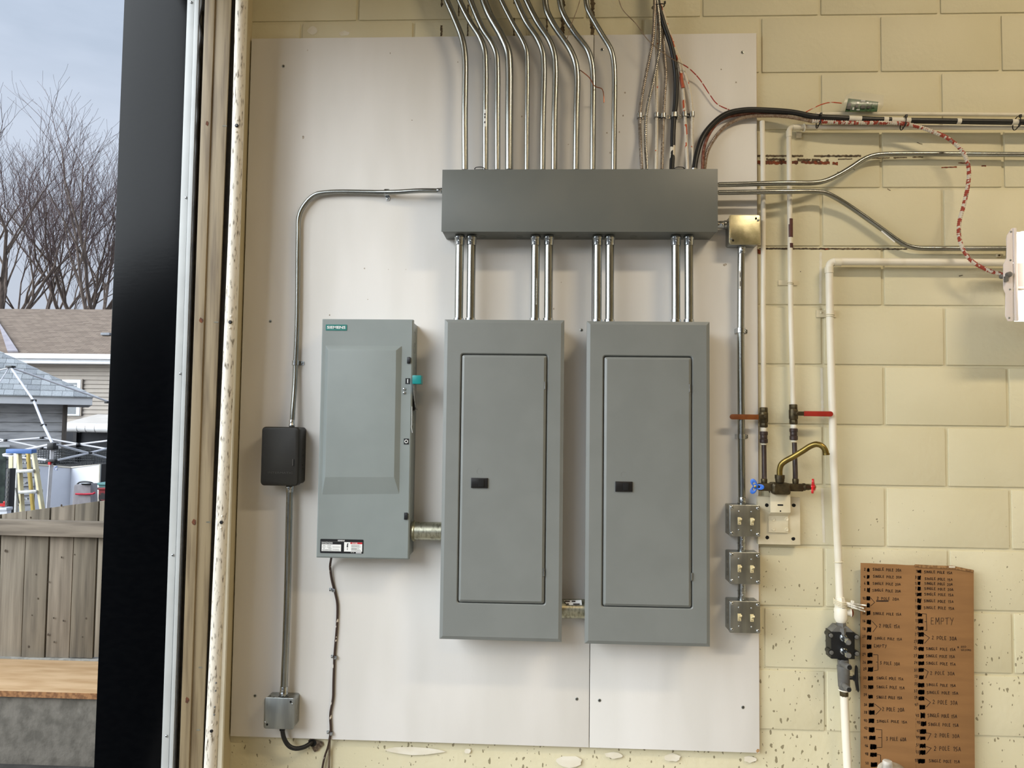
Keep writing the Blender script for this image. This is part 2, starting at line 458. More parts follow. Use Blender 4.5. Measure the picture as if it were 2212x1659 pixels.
M_THIN = mat('fine_brown_wire', (150, 132, 110), (120, 96, 72), 0.5, scale=60)
M_THINR = chips('red_white_wire', (168, 54, 44), (226, 214, 200), None, 0.56, 1, 60, 0.2)
M_COPPER = mat('copper_wire', (170, 96, 62), (140, 74, 48), 0.4, 0.8, scale=60)
M_JAMB = mat('black_gloss_paint', (3, 4, 6), (5, 6, 8), 0.2, scale=30, bump=0.03, bscale=45, spec=0.11, stretch=(1,1,2.5))
M_SEAL = mat('white_vinyl', (188, 190, 188), (194, 196, 194), 0.4, scale=10)
M_SEAL_GAPSHADE = mat('dark_seal_and_gap_shade', (34, 30, 26), (48, 42, 34), 0.7, scale=40)  # rubber seal, also the painted shade in the gap beside the track
M_TRACK = mat('dirty_cream_steel', (146, 129, 99), (82, 64, 42), 0.55, scale=11, lo=0.44, hi=0.74, bump=0.15, bscale=90, stretch=(4,4,0.22), detail=8)
M_TRACK2 = mat('worn_white_steel', (230, 222, 206), (104, 90, 70), 0.5, scale=75, lo=0.55, hi=0.70, bump=0.3, bscale=120, stretch=(2,2,0.5), detail=9)
M_RUST = mat('rust', (110, 58, 24), (70, 38, 20), 0.8, scale=80)
M_CARD = mat('brown_cardboard', (138, 100, 60), (146, 106, 64), 0.85, scale=5, stretch=(1,1,6), bump=0.08, bscale=60)
M_CARDE = mat('cardboard_edge', (160, 122, 78), (120, 86, 50), 0.9, scale=120)
M_INK = mat('marker_ink', (44, 28, 20), (38, 24, 18), 0.6, scale=60)
M_IVORY = mat('ivory_plastic', (226, 210, 164), (220, 203, 156), 0.35, scale=30)
M_FIXT = mat('white_enamel_fixture', (232, 222, 218), (228, 218, 214), 0.4, scale=10)
M_LED = mat('lit_diffuser', (255, 255, 250), None, 0.5, emit=(255, 252, 240), estr=3.2)
M_GREYP = mat('grey_plastic_fitting', (96, 94, 90), (108, 106, 102), 0.5, scale=30)
M_PCB = mat('green_circuit_board', (38, 88, 36), (24, 62, 26), 0.4, scale=140, lo=0.45, hi=0.55)
M_CLEAR = mat('clear_plastic', (236, 232, 222), None, 0.12, spec=0.6, alpha=0.16)
M_ZIP = mat('black_nylon', (14, 14, 14), (22, 20, 20), 0.5, scale=40)
M_FLOOR = mat('concrete_floor', (160, 154, 142), (144, 138, 128), 0.6, scale=4, bump=0.2, bscale=40)
M_ROOM = mat('cream_room_paint', (196, 182, 146), (204, 190, 156), 0.7, scale=3)
M_CEIL = mat('grey_deck_ceiling', (150, 146, 138), (140, 136, 128), 0.8, scale=3)
M_DARKSTAIN = mat('dark_stain', (62, 50, 36), (100, 84, 60), 0.8, scale=90)
M_REDSTAIN = mat('red_primer_stain', (138, 66, 34), (88, 52, 34), 0.8, scale=110)
M_PATCH = mat('pale_filler_patch', (226, 220, 204), (218, 210, 190), 0.7, scale=20)

# ------------------------------------------------------------------ room shell
PLY_X1, PLY_XS, PLY_Z0, PLY_Z1 = 1.7813, 1.22, 0.4152, 2.8552
DP = 0.018                                    # plywood face
wall = struct('wall_back', MB().box(-0.335, 6.0, 0.0008, 0.2, -0.02, 5.0), M_BLOCK, 'cream painted concrete block wall')
zj = P(1812, 790, 0).z; xj = P(1904, 450, 0).x; RP, BP = 0.2032, 0.4064
cnt = 0
base_blocks = {}
def block_mesh(w, h):
    key = (round(w, 4), round(h, 4))
    if key not in base_blocks:
        mb = MB().box(-w/2, w/2, -0.0045, 0.004, -h/2, h/2)
        me = mb.mesh('block', Vector((0,0,0)), 0.0042); me.materials.append(M_BLOCK); base_blocks[key] = me
    return base_blocks[key]
for row in range(-6, 16):
    zc = zj + (row+0.5)*RP
    if zc < 0.0 or zc > 3.5: continue
    off = 0.0 if row % 2 else BP/2
    if row == -1: pass
    k0 = int((-0.05-xj-off)/BP)-2
    for k in range(k0, k0+12):
        x0 = xj+off+k*BP+0.005; x1 = x0+BP-0.010
        x0 = max(x0, -0.02); x1 = min(x1, 3.4)
        if x1-x0 < 0.03: continue
        z0, z1 = zc-RP/2+0.005, zc+RP/2-0.005
        if x0 > -0.01 and x1 < PLY_X1-0.01 and z0 > PLY_Z0+0.02 and z1 < PLY_Z1-0.02: continue
        o = bpy.data.objects.new('block', block_mesh(x1-x0, z1-z0)); COL.objects.link(o); o.parent = wall
        o.location = Vector(((x0+x1)/2, 0.0, (z0+z1)/2)) - ORG[wall.name]
struct('floor', MB().box(-0.45, 6.0, -12.0, 0.2, -0.12, 0.0), M_FLOOR)
struct('ceiling', MB().box(-0.45, 6.0, -12.0, 0.2, 4.6, 4.75), M_CEIL)
struct('wall_right', MB().box(5.9, 6.05, -12.0, 0.0, 0.0, 4.6), M_ROOM)
struct('wall_front', MB().box(-0.45, 6.0, -12.15, -12.0, 0.0, 4.6), M_ROOM)
wl_ = MB().box(-0.29, -0.2, -11.2, -0.1, 3.10, 4.6).box(-0.45, -0.2, -12.0, -11.2, 0.0, 4.6)
wl_.box(-0.335, -0.006, -0.158, 0.0, 0.0, 4.6)
struct('wall_left', wl_, M_ROOM)

def vstrip(mb, xl0, xl1, xr0, xr1, df, db, z0=0.005, z1=3.9):
    """vertical member: left/right edges given by pixel x at picture top and bottom, front depth df, back depth db"""
    a, b = P(xl0, 0, df), P(xl1, 1659, df); c, e = P(xr0, 0, df), P(xr1, 1659, df)
    def at(p, q, z): return p.x + (q.x-p.x)*(z-p.z)/(q.z-p.z)
    pts = [(at(a, b, z0), z0), (at(c, e, z0), z0), (at(c, e, z1), z1), (at(a, b, z1), z1)]
    mb.prism(pts, -df, -db)
    return lambda z: (at(a, b, z), at(c, e, z))

JS = 0.09      # the jamb stands this much further into the room
def lstrip(mb, xl0, xl1, xr0, xr1, dt, db, th):
    """leaning member: depth dt at the picture top, db at its bottom"""
    a, b, c, e = P(xl0, 0, dt), P(xl1, 1659, db), P(xr0, 0, dt), P(xr1, 1659, db)
    def at(p, q, z): return p+(q-p)*((z-p.z)/(q.z-p.z))
    f = [at(a, b, .005), at(c, e, .005), at(c, e, 3.9), at(a, b, 3.9)]
    g = [v+Vector((0, th, 0)) for v in f]
    mb.add(f+g, [(0,1,2,3),(7,6,5,4),(0,4,5,1),(1,5,6,2),(2,6,7,3),(3,7,4,0)])
DT, DB = 0.25, 0.21                       # the track leans away from the wall towards the top
def dl(y): return DT+(DB-DT)*y/1659.0
# jamb of the big door: black painted return, white stop with screws, seal, steel angle, roller track
mb = MB(); vstrip(mb, 268, 202.5, 430, 373, 0.085+JS, 0.07+JS, z1=4.4); vstrip(mb, 268, 202.5, 290, 224, 0.08+JS, -0.2, z1=4.4); struct('trim_1', mb, M_JAMB, 'glossy black painted door jamb return', bevel=0.003)
mb = MB()
vstrip(mb, 404.5, 347.4, 420, 363.5, 0.098+JS, 0.086+JS, z1=4.3); vstrip(mb, 420, 364.5, 430, 373, 0.103+JS, 0.086+JS, z1=4.3); vstrip(mb, 430, 373, 434, 377.5, 0.099+JS, 0.086+JS, z1=4.3)
t2o = struct('trim_2', mb, M_SEAL, 'white vinyl door stop moulding', bevel=0.0015)
for (x, y) in ((413, 5), (402, 427), (389.5, 807), (373.5, 1199), (360, 1590)):
    part('screw', screw_head(MB(), P(x, y, 0.099+JS), 0.0042, 0.003), M_ZINC, t2o)
mb = MB(); vstrip(mb, 434, 377, 447, 391, 0.09+JS, 0.07+JS, z1=4.3)
# wavy lip of the rubber seal near the top
n = 60
lip = []
for i in range(n+1):
    y = -200+ (1880+200)*i/n
    a = 3.2*math.exp(-max(0, y-20)/190.0)
    xc = 435 - 57*(y/1659.0) + a*math.sin(y/9.5)
    lip.append(P(xc, y, 0.1+JS))
mb.tube(crom(lip, 0.01), 0.0038, 6)
struct('trim_3', mb, M_SEAL_GAPSHADE, 'dark rubber seal beside the white stop')
ang = thing('door_jamb_angle', 'stained cream steel jamb angle with slots left of the roller track', 'door frame', P(440, 1659, 0.1+JS))
mb = MB(); lstrip(mb, 442.5, 386.6, 464, 407.5, DT, DB, .012); lstrip(mb, 463, 407, 499.5, 436, DT-.006, DB-.006, .006)
part('flange', mb, M_TRACK, ang, 0.0015)
for (x, y) in ((485, 272), (467, 696), (450, 1128), (433, 1442), (428, 1577)):
    w = 0.0075 if y < 1400 else 0.006
    c = P(x, y, dl(y)-.0055)
    part('slot', MB().loft([(c.x-w, c.x+w, c.z-0.0022, c.z+0.0022, 0.0018, c.y), (c.x-w, c.x+w, c.z-0.0022, c.z+0.0022, 0.0018, c.y+.0015)]), mat('dull_slot', (120, 116, 100), (98, 94, 80), 0.6, scale=50), ang)
for (x, y, s) in ((447, 266, .006), (434, 692, .007), (419, 1128, .007), (404, 1513, .007)):
    c = P(x, y, dl(y)+.0008); mb = MB()
    vs = [(c.x+s*(0.6+0.5*random.random())*math.cos(k*math.pi/5), c.y, c.z+1.5*s*(0.6+0.5*random.random())*math.sin(k*math.pi/5)) for k in range(10)]
    mb.add(vs, [tuple(range(10))]); part('rust_spot', mb, M_RUST, ang)
trk = thing('door_track', 'worn white steel roller track with bolts, beside the plywood', 'door track', P(470, 1659, 0.12+JS))
def track_pts(u0, u1, df, dz=0):
    a, b = P(u0, 0, df), P(u1, 1659, df)
    return [a+(b-a)*t for t in (-0.35, 0, 0.25, 0.5, 0.75, 1.0, 1.12)]
mb = MB()
cA = [P(521, 0, DT), P(509, 420, dl(420)), P(474, 1250, dl(1250)), P(455, 1659, DB)]
dirv = (cA[3]-cA[2]); cA = [cA[0]+(cA[0]-cA[1])*0.9] + cA + [cA[3]+dirv*0.75]
mb.tube(crom(cA, 0.05), [0.0165+0.004*i/60 for i in range(len(crom(cA, 0.05)))], 18)
part('rail', mb, M_TRACK2, trk)
mb = MB(); lstrip(mb, 528, 468.7, 533, 478.6, DT+.003, DB+.003, .012); part('flange', mb, M_PIPE, trk, 0.001)
mb = MB(); lstrip(mb, 498, 434, 512, 450, DT-.024, DB-.024, .006); part('gap_shade_strip', mb, M_SEAL_GAPSHADE, trk)  # dark strip stands in for the shade between angle and track
for (x, y) in ((512, 272), (498, 696), (479, 1128), (457.5, 1578)):
    mb = MB(); lathe(mb, P(x, y, dl(y)+.015), (0, -1, 0), [(0, .0062), (0.004, .0062), (0.006, .004)], 6); part('bolt', mb, M_BLACK, trk)
    for dy in (-13, 12):
        part('rivet', screw_head(MB(), P(x-1.2*dy/12, y+dy, dl(y)+.018), 0.0032, 0.0025), M_TRACK2, trk)
for (x, y) in ((467, 1475), (466, 1492), (464, 1527), (463, 1544)):
    part('rivet', screw_head(MB(), P(x, y, dl(y)+.019), 0.003, 0.002), M_GREYP, trk)

# stains and paint marks on the block wall (marks with shapes of their own)
def smear(name, px0, py0, px1, py1, wpx, m, dens=1.0, seg=None, rag=0.6):
    a, b = P(px0, py0, 0.0052), P(px1, py1, 0.0052)
    L = (b-a).length; n = max(4, int(L/0.003)); u = (b-a).normalized(); w = Vector((-u.z, 0, u.x)); hw = wpx/S(0)/2
    mb = MB()
    ph = random.random()*50
    for i in range(n):
        t0, t1 = i/n, (i+1)/n
        def ed(t, s):
            q = mnoise.noise(Vector((t*L*120+ph, s*3.1, 0)))
            return hw*(1-rag+rag*(0.5+1.2*q))
        if mnoise.noise(Vector((t0*L*28+ph*2, 7.7, 0)))*0.5+0.5 > dens: continue
        h0, h1, g0, g1 = max(ed(t0, 1), 3e-4), max(ed(t1, 1), 3e-4), max(ed(t0, 2), 3e-4), max(ed(t1, 2), 3e-4)
        p0, p1 = a.lerp(b, t0), a.lerp(b, t1)
        mb.add([p0+w*h0, p1+w*h1, p1-w*g1, p0-w*g0], [(0, 1, 2, 3)])
    if mb.v: part(name, mb, m, wall)
smear('stain', 1636, 337, 1860, 337, 6, M_DARKSTAIN, 0.75)
smear('stain', 1636, 344, 1790, 346, 7, M_DARKSTAIN, 0.6)
smear('stain', 1636, 351, 1724, 351, 11, M_REDSTAIN, 0.8)
smear('stain', 1730, 350, 1810, 353, 9, M_REDSTAIN, 0.5)
smear('stain', 1810, 344, 2000, 339, 3, M_DARKSTAIN, 0.62)
smear('stain', 2010, 363, 2130, 358, 4, M_REDSTAIN, 0.5)
smear('stain', 2060, 352, 2212, 353, 3, M_REDSTAIN, 0.45)
smear('stain', 1640, 537, 1960, 538, 4.5, M_DARKSTAIN, 0.85)
smear('stain', 1775, 538, 1790, 538, 4, M_REDSTAIN, 0.9)
smear('stain', 1636, 543, 1648, 543, 12, M_REDSTAIN, 0.8)
for (x, w, dn) in ((953, 6, .7), (990, 4, .55), (1010, 4, .5), (1034, 4, .5), (1110, 5, .6), (1133, 4, .5), (1181, 5, .6), (1215, 11, .9), (1279, 12, .85)):
    smear('stain', x+2, -40, x, 78, w, M_DARKSTAIN, dn)
for i in range(26):
    x = random.uniform(1650, 2190); y = random.uniform(290, 640)
    smear('scuff', x, y, x+random.uniform(-14, 14), y+random.uniform(-7, 7), random.uniform(1.5, 3), M_DARKSTAIN, 0.45)
def patch(cx, cy, w, h, m=None, n=12, y=-0.0054, name='paint_patch'):
    c = P(cx, cy, 0.0054); s = S(0)
    vs = [(c.x+w/s/2*(0.75+0.35*random.random())*math.cos(2*math.pi*k/n), y, c.z+h/s/2*(0.7+0.4*random.random())*math.sin(2*math.pi*k/n)) for k in range(n)]
    part(name, MB().add(vs, [tuple(range(n))]), m or M_PATCH, wall)
for (x, y, w, h) in ((1230, 1645, 60, 26), (1325, 1632, 40, 14), (1452, 1637, 38, 18), (1620, 1640, 26, 16), (890, 1622, 140, 18), (676, 66, 26, 20), (744, 72, 28, 12), (1010, 1622, 16, 12)):
    patch(x, y, w, h)
# broken hole in the block below the plywood
mb = MB(); c = P(682, 1607, 0.0056); s = S(0)
hp = [(-17,-6),(-10,-13),(-3,-9),(8,-7),(14,-5),(16,2),(9,8),(5,14),(-2,17),(-6,13),(-7,6),(-13,3)]
mb.add([(c.x+a/s, -0.0056, c.z-b/s) for a, b in hp], [tuple(range(12))]); part('broken_hole', mb, mat('broken_masonry', (112, 98, 80), (70, 56, 44), 0.95, scale=90, bump=0.6, bscale=120), wall)
mb = MB(); c = P(675, 1605, 0.006)
mb.add([(c.x+9/s*math.cos(k*.628), -0.006, c.z+8/s*math.sin(k*.628)) for k in range(10)], [tuple(range(10))]); part('hole_mouth', mb, M_VOID, wall)

# ------------------------------------------------------------------ plywood backboards
def screw_at(x, y, parent, d=DP+0.0002, r=0.0055, m=None):
    part('screw', screw_head(MB(), P(x, y, d), r, 0.0012), m or M_BOXST, parent)
    c = P(x, y, d+0.0013); mb = MB()
    for a in (0.6, 2.17):
        u = Vector((math.cos(a), 0, math.sin(a)))*r*0.55; w = Vector((-math.sin(a), 0, math.cos(a)))*r*0.14
        mb.add([c+u+w, c-u+w, c-u-w, c+u-w], [(0, 1, 2, 3)])
    part('screw_recess', mb, M_VOID, parent)
pl = thing('plywood_board', 'large white painted plywood sheet, left of the seam', 'plywood', (0.6, 0, PLY_Z0))
part('sheet', MB().box(0.0, PLY_XS-0.0012, -DP, -0.0056, PLY_Z0, PLY_Z1), M_PLY, pl, 0.001)
part('raw_edge', MB().box(0.003, PLY_XS-0.003, -DP+0.003, -0.008, PLY_Z0-0.0008, PLY_Z0+0.001), M_PLYEDGE, pl)
pr = thing('plywood_board', 'narrow white painted plywood sheet, right of the seam', 'plywood', (1.5, 0, PLY_Z0))
part('sheet', MB().box(PLY_XS+0.0012, PLY_X1, -DP, -0.0056, PLY_Z0, PLY_Z1), M_PLY, pr, 0.001)
part('raw_edge', MB().box(PLY_X1-0.001, PLY_X1+0.0008, -DP+0.002, -0.008, PLY_Z0+0.002, PLY_Z1-0.002), M_PLYEDGE, pr)
for (x, y) in ((612, 143), (584, 694), (1256, 713), (551, 1503), (1246, 1510)): screw_at(x, y, pl)
for (x, y) in ((1604, 113), (1301, 107), (1295, 1513), (1605, 1528)): screw_at(x, y, pr)
def dirt(cx, cy, w, h, m, parent, d=DP+0.0003):
    c = P(cx, cy, d); s_ = S(d); n = 10
    part('smudge', MB().add([(c.x+w/s_/2*(0.6+0.5*random.random())*math.cos(2*math.pi*k/n), -d, c.z+h/s_/2*(0.6+0.5*random.random())*math.sin(2*math.pi*k/n)) for k in range(n)], [tuple(range(n))]), m, parent)
M_SMUDGE = mat('grey_smudge', (150, 138, 122), (186, 176, 162), 0.6, scale=120)
dirt(1566, 572, 9, 7, M_SMUDGE, pr); dirt(1637, 1622, 8, 9, M_PLYEDGE, pr); dirt(655, 297, 6, 9, M_SMUDGE, pl); dirt(1558, 150, 3, 4, M_SMUDGE, pr)
for i in range(14):
    dirt(random.uniform(640, 1240), random.uniform(560, 690) if i % 2 else random.uniform(100, 340), random.uniform(1.5, 4), random.uniform(1.5, 5), M_SMUDGE, pl)
for (x, y) in ((1346, 250), (1338, 285), (1311, 287), (1350, 200), (1590, 178), (1318, 330)): dirt(x, y, 4, 5, M_SMUDGE, pr)

# ------------------------------------------------------------------ wireway trough
WD = 0.132
x0, x1, z0, z1 = R(954.5, 365.5, 1550.7, 500.8, WD)
ww = thing('wiring_trough', 'long grey steel wiring trough above the two panels', 'wiring trough', ((x0+x1)/2, -DP, z0))
part('body', MB().box(x0+0.002, x1-0.002, -WD+0.003, -DP, z0+0.002, z1-0.002), M_GREYW, ww, 0.0015)
part('cover', MB().box(x0, x1, -WD, -WD+0.0025, z0, z1), M_GREYW, ww, 0.001)
for px in (1036, 1467):
    c = P(px, 366, WD-0.01)
    mb = MB().tube(crom([c+Vector((-0.017, 0, 0.001)), c+Vector((-0.012, -0.008, 0.004)), c+Vector((0.012, -0.008, 0.004)), c+Vector((0.018, 0.0, 0.001))], 0.004), 0.0016, 6)
    mb.box(c.x-0.015, c.x+0.015, -WD+0.0005, -WD+0.012, z1-0.0012, z1+0.0012)
    part('latch', mb, M_BLACK, ww, label='black spring latch')
for (px, r) in ((1042, .012), (1122, .010), (1206, .012), (1368, .012), (1247, .004)):
    cx = P(px, 513, 0.06).x
    part('knockout', ring(MB(), (cx, -0.06, z0+0.0018), (0, 0, 1), r, 0.0009, 24, 5), M_GREYW, ww)
TRZ0, TRZ1, TRX0, TRX1 = z0, z1, x0, x1

# ------------------------------------------------------------------ conduits
def connector(parent, p, axis, r, L=0.030, flip=False, lab=None):
    """set-screw connector: sleeve, rim and screw"""
    mb = MB(); a = Vector(axis).normalized()
    lathe(mb, p, a, [(0, r*1.12), (0.003, r*1.24), (L*0.3, r*1.24), (L*0.36, r*1.14), (L*0.9, r*1.14), (L, r*1.06)], 18)
    o = part('connector', mb, M_ZINC, parent, label=lab)
    q = Vector(p)+a*L*0.62+Vector((0, -r*1.13, 0))
    part('screw', screw_head(MB(), q, r*0.30, 0.003), M_ZINC, o)
    return o
def strap(parent, c, axis, r, side, d_back=DP, two=False):
    """one-hole strap over a conduit at c, ear towards side"""
    a = Vector(axis).normalized(); s_ = Vector(side).normalized(); c = Vector(c)
    wd = 0.008
    prof = []
    for k in range(11):
        t = math.pi*k/10
        prof.append((math.cos(t)*(r+0.0015), math.sin(t)*(r+0.0015)))
    yb = -d_back-0.0012
    prof = [(r+0.0015, None)] + prof + [(-(r+0.0015), None)]
    mb = MB(); vs = []
    for off in (-wd, wd):
        for rr in (0, 0.0016):
            for (u, v) in prof:
                y = (c.y - v - (rr if v > 0.1*r else 0)) if v is not None else yb
                uu = u*(1+rr/(r+0.0015)) if v is not None else u*(1+rr/(r+0.0015))
                vs.append(c+s_*uu+a*off+Vector((0, y-c.y, 0)))
    n = len(prof); fs = []
    for i in range(n-1):
        fs += [(n+i, n+i+1, 3*n+i+1, 3*n+i), (i, 2*n+i, 2*n+i+1, i+1), (i, i+1, n+i+1, n+i), (2*n+i, 3*n+i, 3*n+i+1, 2*n+i+1)]
    mb.add(vs, fs)
    for sg in ((1, -1) if two else (1,)):
        e0 = c+s_*sg*(r+0.001); e1 = c+s_*sg*(r+0.017)
        p = [e0+a*wd, e1+a*wd*0.7, e1-a*wd*0.7, e0-a*wd]
        vv = [Vector((q.x, yb-0.0015, q.z)) for q in p]+[Vector((q.x, yb+0.0012, q.z)) for q in p]
        mb.add(vv, [(0,1,2,3),(7,6,5,4),(0,4,5,1),(1,5,6,2),(2,6,7,3),(3,7,4,0)])
    o = part('strap', mb, M_ZINC, parent)
    for sg in ((1, -1) if two else (1,)):
        q = c+s_*sg*(r+0.010); q.y = yb-0.0015
        part('screw', screw_head(MB(), q, 0.0042, 0.0025), M_ZINC, o)
    return o

DC = 0.075
TOP = [
 ('first', 14.0, [(964.6,0),(980,36),(997,79.5),(1003,108),(1005,135),(1004,241),(1004.4,367)]),
 ('second', 13.2, [(992,0),(1016,48),(1036,79.5),(1046.6,108),(1049,145),(1048.8,250),(1048.5,367)]),
 ('third', 13.0, [(1016,0),(1043,63),(1062,92),(1072,116),(1074.3,149),(1074.3,250),(1074.3,367)]),
 ('fourth', 17.6, [(1042,-8),(1057,31),(1084,79.5),(1097,111),(1100,145),(1100,250),(1099.6,367)]),
 ('fifth', 10.8, [(1082.7,0),(1108,50.6),(1129.7,89),(1137,108.5),(1139,145),(1138.5,250),(1138,367)]),
 ('sixth', 13.0, [(1115,0),(1137,48),(1161,84),(1172,111),(1175,145),(1173,250),(1172,367)]),
 ('seventh', 13.5, [(1137,0),(1161,48),(1187.6,89),(1197,116),(1200,149.5),(1198,250),(1197,367)]),
 ('eighth', 14.0, [(1177.5,0),(1181.6,24),(1197,55),(1231,106),(1243,135),(1246.7,164),(1245.5,241),(1244,367)]),
 ('ninth', 13.0, [(1209,0),(1216.5,29),(1240.6,70),(1269.6,108.5),(1278,135),(1281,164),(1281,250),(1280.4,367)]),
 ('tenth', 12.0, [(1266,0),(1269.6,19),(1296,67.5),(1320,108.5),(1325.7,135),(1327.4,164),(1327,250),(1326,367)]),
]
LABT = ['steel conduit bending left above the trough, first from the left',
        'bent steel conduit with a white printed sticker, second from the left above the trough',
        'slim steel conduit just left of the thickest one above the trough',
        'thickest bent steel conduit rising from the wiring trough',
        'thinnest bent steel conduit, immediately right of the thickest above the trough',
        'steel conduit of the close middle pair above the trough, left one',
        'steel conduit of the close middle pair above the trough, right one',
        'bent steel conduit third from the right above the trough',
        'bent steel conduit second from the right above the trough, crossed by copper wire',
        'rightmost bent steel conduit rising from the trough, nearest the cables']
for i, (nm, w, seq) in enumerate(TOP):
    r = w/2/S(DC)
    s0, s1 = seq[0], seq[1]
    if i < 7:
        sl = (s1[0]-s0[0])/(s1[1]-s0[1])
        pre = [(s0[0]-sl*62-20, -1050), (s0[0]-sl*62-4, -220), (s0[0]-sl*62, -95), (s0[0]-sl*40, -50)]
    else:
        pre = [(s0[0]-12, -1050), (s0[0]-3, -220), (s0[0]-2, -90)]
    pts = PX(pre+seq, DC)
    t = thing('conduit', LABT[i], 'conduit', pts[-1], 'conduits rising from the trough')
    part('pipe', MB().tube(crom(pts, 0.012), r, 16), M_EMT, t)
    mb = MB(); lathe(mb, (pts[-1].x, -DC, TRZ1), (0, 0, 1), [(0, r*1.12), (0.004, r*1.12), (0.0045, r*1.03)], 16); part('connector', mb, M_ZINC, t)
    if i == 1:
        c = P(1045.5, 255, DC+r); w_ = 3.5/S(DC); h_ = 19/S(DC)
        mb = MB(); vs = []; fs = []
        cx = P(1048.7, 255, DC).x
        for q in range(2):
            zq = c.z + (h_ if q == 0 else -h_)
            for k in range(5):
                a = math.radians(-115+12*k)
                vs.append((cx+(r+0.0004)*math.cos(a), -DC+(r+0.0004)*math.sin(a), zq))
        for k in range(4): fs.append((k, k+1, 5+k+1, 5+k))
        part('sticker', mb.add(vs, fs), M_WHITE, t, label='white printed sticker')
        mb = MB()
        for zo in (0.45, 0.1, -0.5):
            vs = []
            for q in (0.12, -0.12):
                for k in range(3):
                    a = math.radians(-108+11*k); vs.append((cx+(r+0.0007)*math.cos(a), -DC+(r+0.0007)*math.sin(a), c.z+(zo+q)*h_))
            mb.add(vs, [(0,1,4,3),(1,2,5,4)])
        part('print', mb, M_INK, t)

# eight wide nipples between trough and panels
DN = 0.08
NIP = [(992, 'left', 'over the left panel, first from the left'), (1017.5, '', 'over the left panel, second from the left'),
       (1156, '', 'over the left panel, third from the left'), (1184.8, '', 'over the left panel, fourth from the left'),
       (1290.4, '', 'over the right panel, first from the left'), (1316.8, '', 'over the right panel, second from the left'),
       (1459.7, '', 'over the right panel, third from the left'), (1487.8, '', 'over the right panel, fourth from the left')]
for i, (px, _, lab) in enumerate(NIP):
    r = 9.3/S(DN)
    ytop = 511; ybot = 690 if i < 4 else 693
    x = P(px, 600, DN).x
    zb = P(px, ybot+6, DN).z
    t = thing('conduit_nipple', 'wide straight conduit '+lab, 'conduit', (x, -DN, zb), 'wide conduits between trough and panels')
    part('pipe', MB().tube([(x, -DN, TRZ0), (x+0.0006, -DN, zb)], r, 20), M_EMT, t)
    connector(t, (x, -DN, TRZ0+0.0005), (0, 0, -1), r, 0.034)
    mb = MB(); lathe(mb, (x, -DN, zb), (0, 0, 1), [(0, r*1.2), (0.013, r*1.2), (0.014, r*1.02)], 18); part('connector', mb, M_ZINC, t)
    if i == 2:
        c = P(px+3, 620, DN+r); part('print', MB().box(c.x-0.0015, c.x+0.0015, c.y-0.0005, c.y+0.003, c.z-0.06, c.z+0.03), mat('printed_line', (120, 122, 112), (190, 190, 180), 0.4, scale=300), t)

# conduit from trough left, elbow down to the dark grey box
DL = 0.045
r = 10.6/2/S(DL)
t = thing('conduit', 'thin steel conduit with a round elbow, from trough to dark grey box', 'conduit', P(632, 921, DL))
seq = [(955,412,.06),(905,412,.058),(858,414.8,.046),(818.6,415.4,.034),(709,415.4,.032),(679,421.7,.032),(655.5,445.6,.032),(645.6,469.5,.032),(644.2,505,.032),(642,700,.032),(638.5,785,.034),(636.5,835,.040),(632.5,890,.05),(631,924,.052)]
pts = PX(seq, DL)
part('pipe', MB().tube(crom(pts, 0.012), r, 16), M_EMT, t)
connector(t, pts[0]+Vector((0.001, 0, 0)), (-1, 0, 0), r, 0.018)
connector(t, P(630.5, 922, .052), (0, 0, 1), r, 0.024)
strap(t, P(836, 415.4, .034), (1, 0, 0), r, (0, 0, -1)); strap(t, P(638.6, 784, .034), (0.05, 0, 1), r, (1, 0, 0))
# conduit from the dark box down to the junction box
DLB = 0.05
r = 14.8/2/S(DLB)
t = thing('conduit', 'straight steel conduit between dark grey box and lower left junction box', 'conduit', P(613, 1497, DLB))
pts = PX([(626.5,1049),(625,1100),(620.5,1300),(613,1500)], DLB)
part('pipe', MB().tube(crom(pts, 0.03), r, 18), M_EMT, t)
connector(t, pts[0], pts[1]-pts[0], r, 0.022); connector(t, P(612.6, 1502, DLB), (0.03, 0, 1), r, 0.03)
# right horizontal conduits
for i, (w, seq, lab) in enumerate((
  (10.8, [(1552,399),(1600,398),(1700,395.4),(1757.5,395),(1780,391.5),(1803,382),(1838,362),(1860.6,347),(1880,338),(1901,334),(1968,332.6),(2212,334),(2600,336)], 'upper steel conduit leaving the trough to the right, bending up'),
  (10.6, [(1552,416),(1620,415),(1700,414),(1757.5,413.7),(1782,416.5),(1803,426),(1838,447.6),(1906,495.7),(1938,519),(1956,529.5),(1979,535.5),(2043,537),(2174,537),(2600,539)], 'lower steel conduit leaving the trough to the right, bending down to the lamp'))):
    dd = lambda x: 0.075 if x < 1700 else max(0.03, 0.075-(x-1700)*0.0003)
    pts = [P(a, b, dd(a)) for a, b in seq]
    r = w/2/S(0.06)
    t = thing('conduit', lab, 'conduit', pts[0])
    part('pipe', MB().tube(crom(pts, 0.012), r, 16), M_EMT, t)
    connector(t, (TRX1, pts[0].y, pts[0].z), (1, 0, 0), r, 0.012)
    if i == 1:
        a, b = P(1904, 499, 0.045+r), P(1933, 523, 0.045+r)
        w_ = Vector((-(b-a).z, 0, (b-a).x)).normalized()*0.002
        part('sticker', MB().add([a+w_, b+w_, b-w_, a-w_], [(0, 1, 2, 3)]), M_WHITE, t)

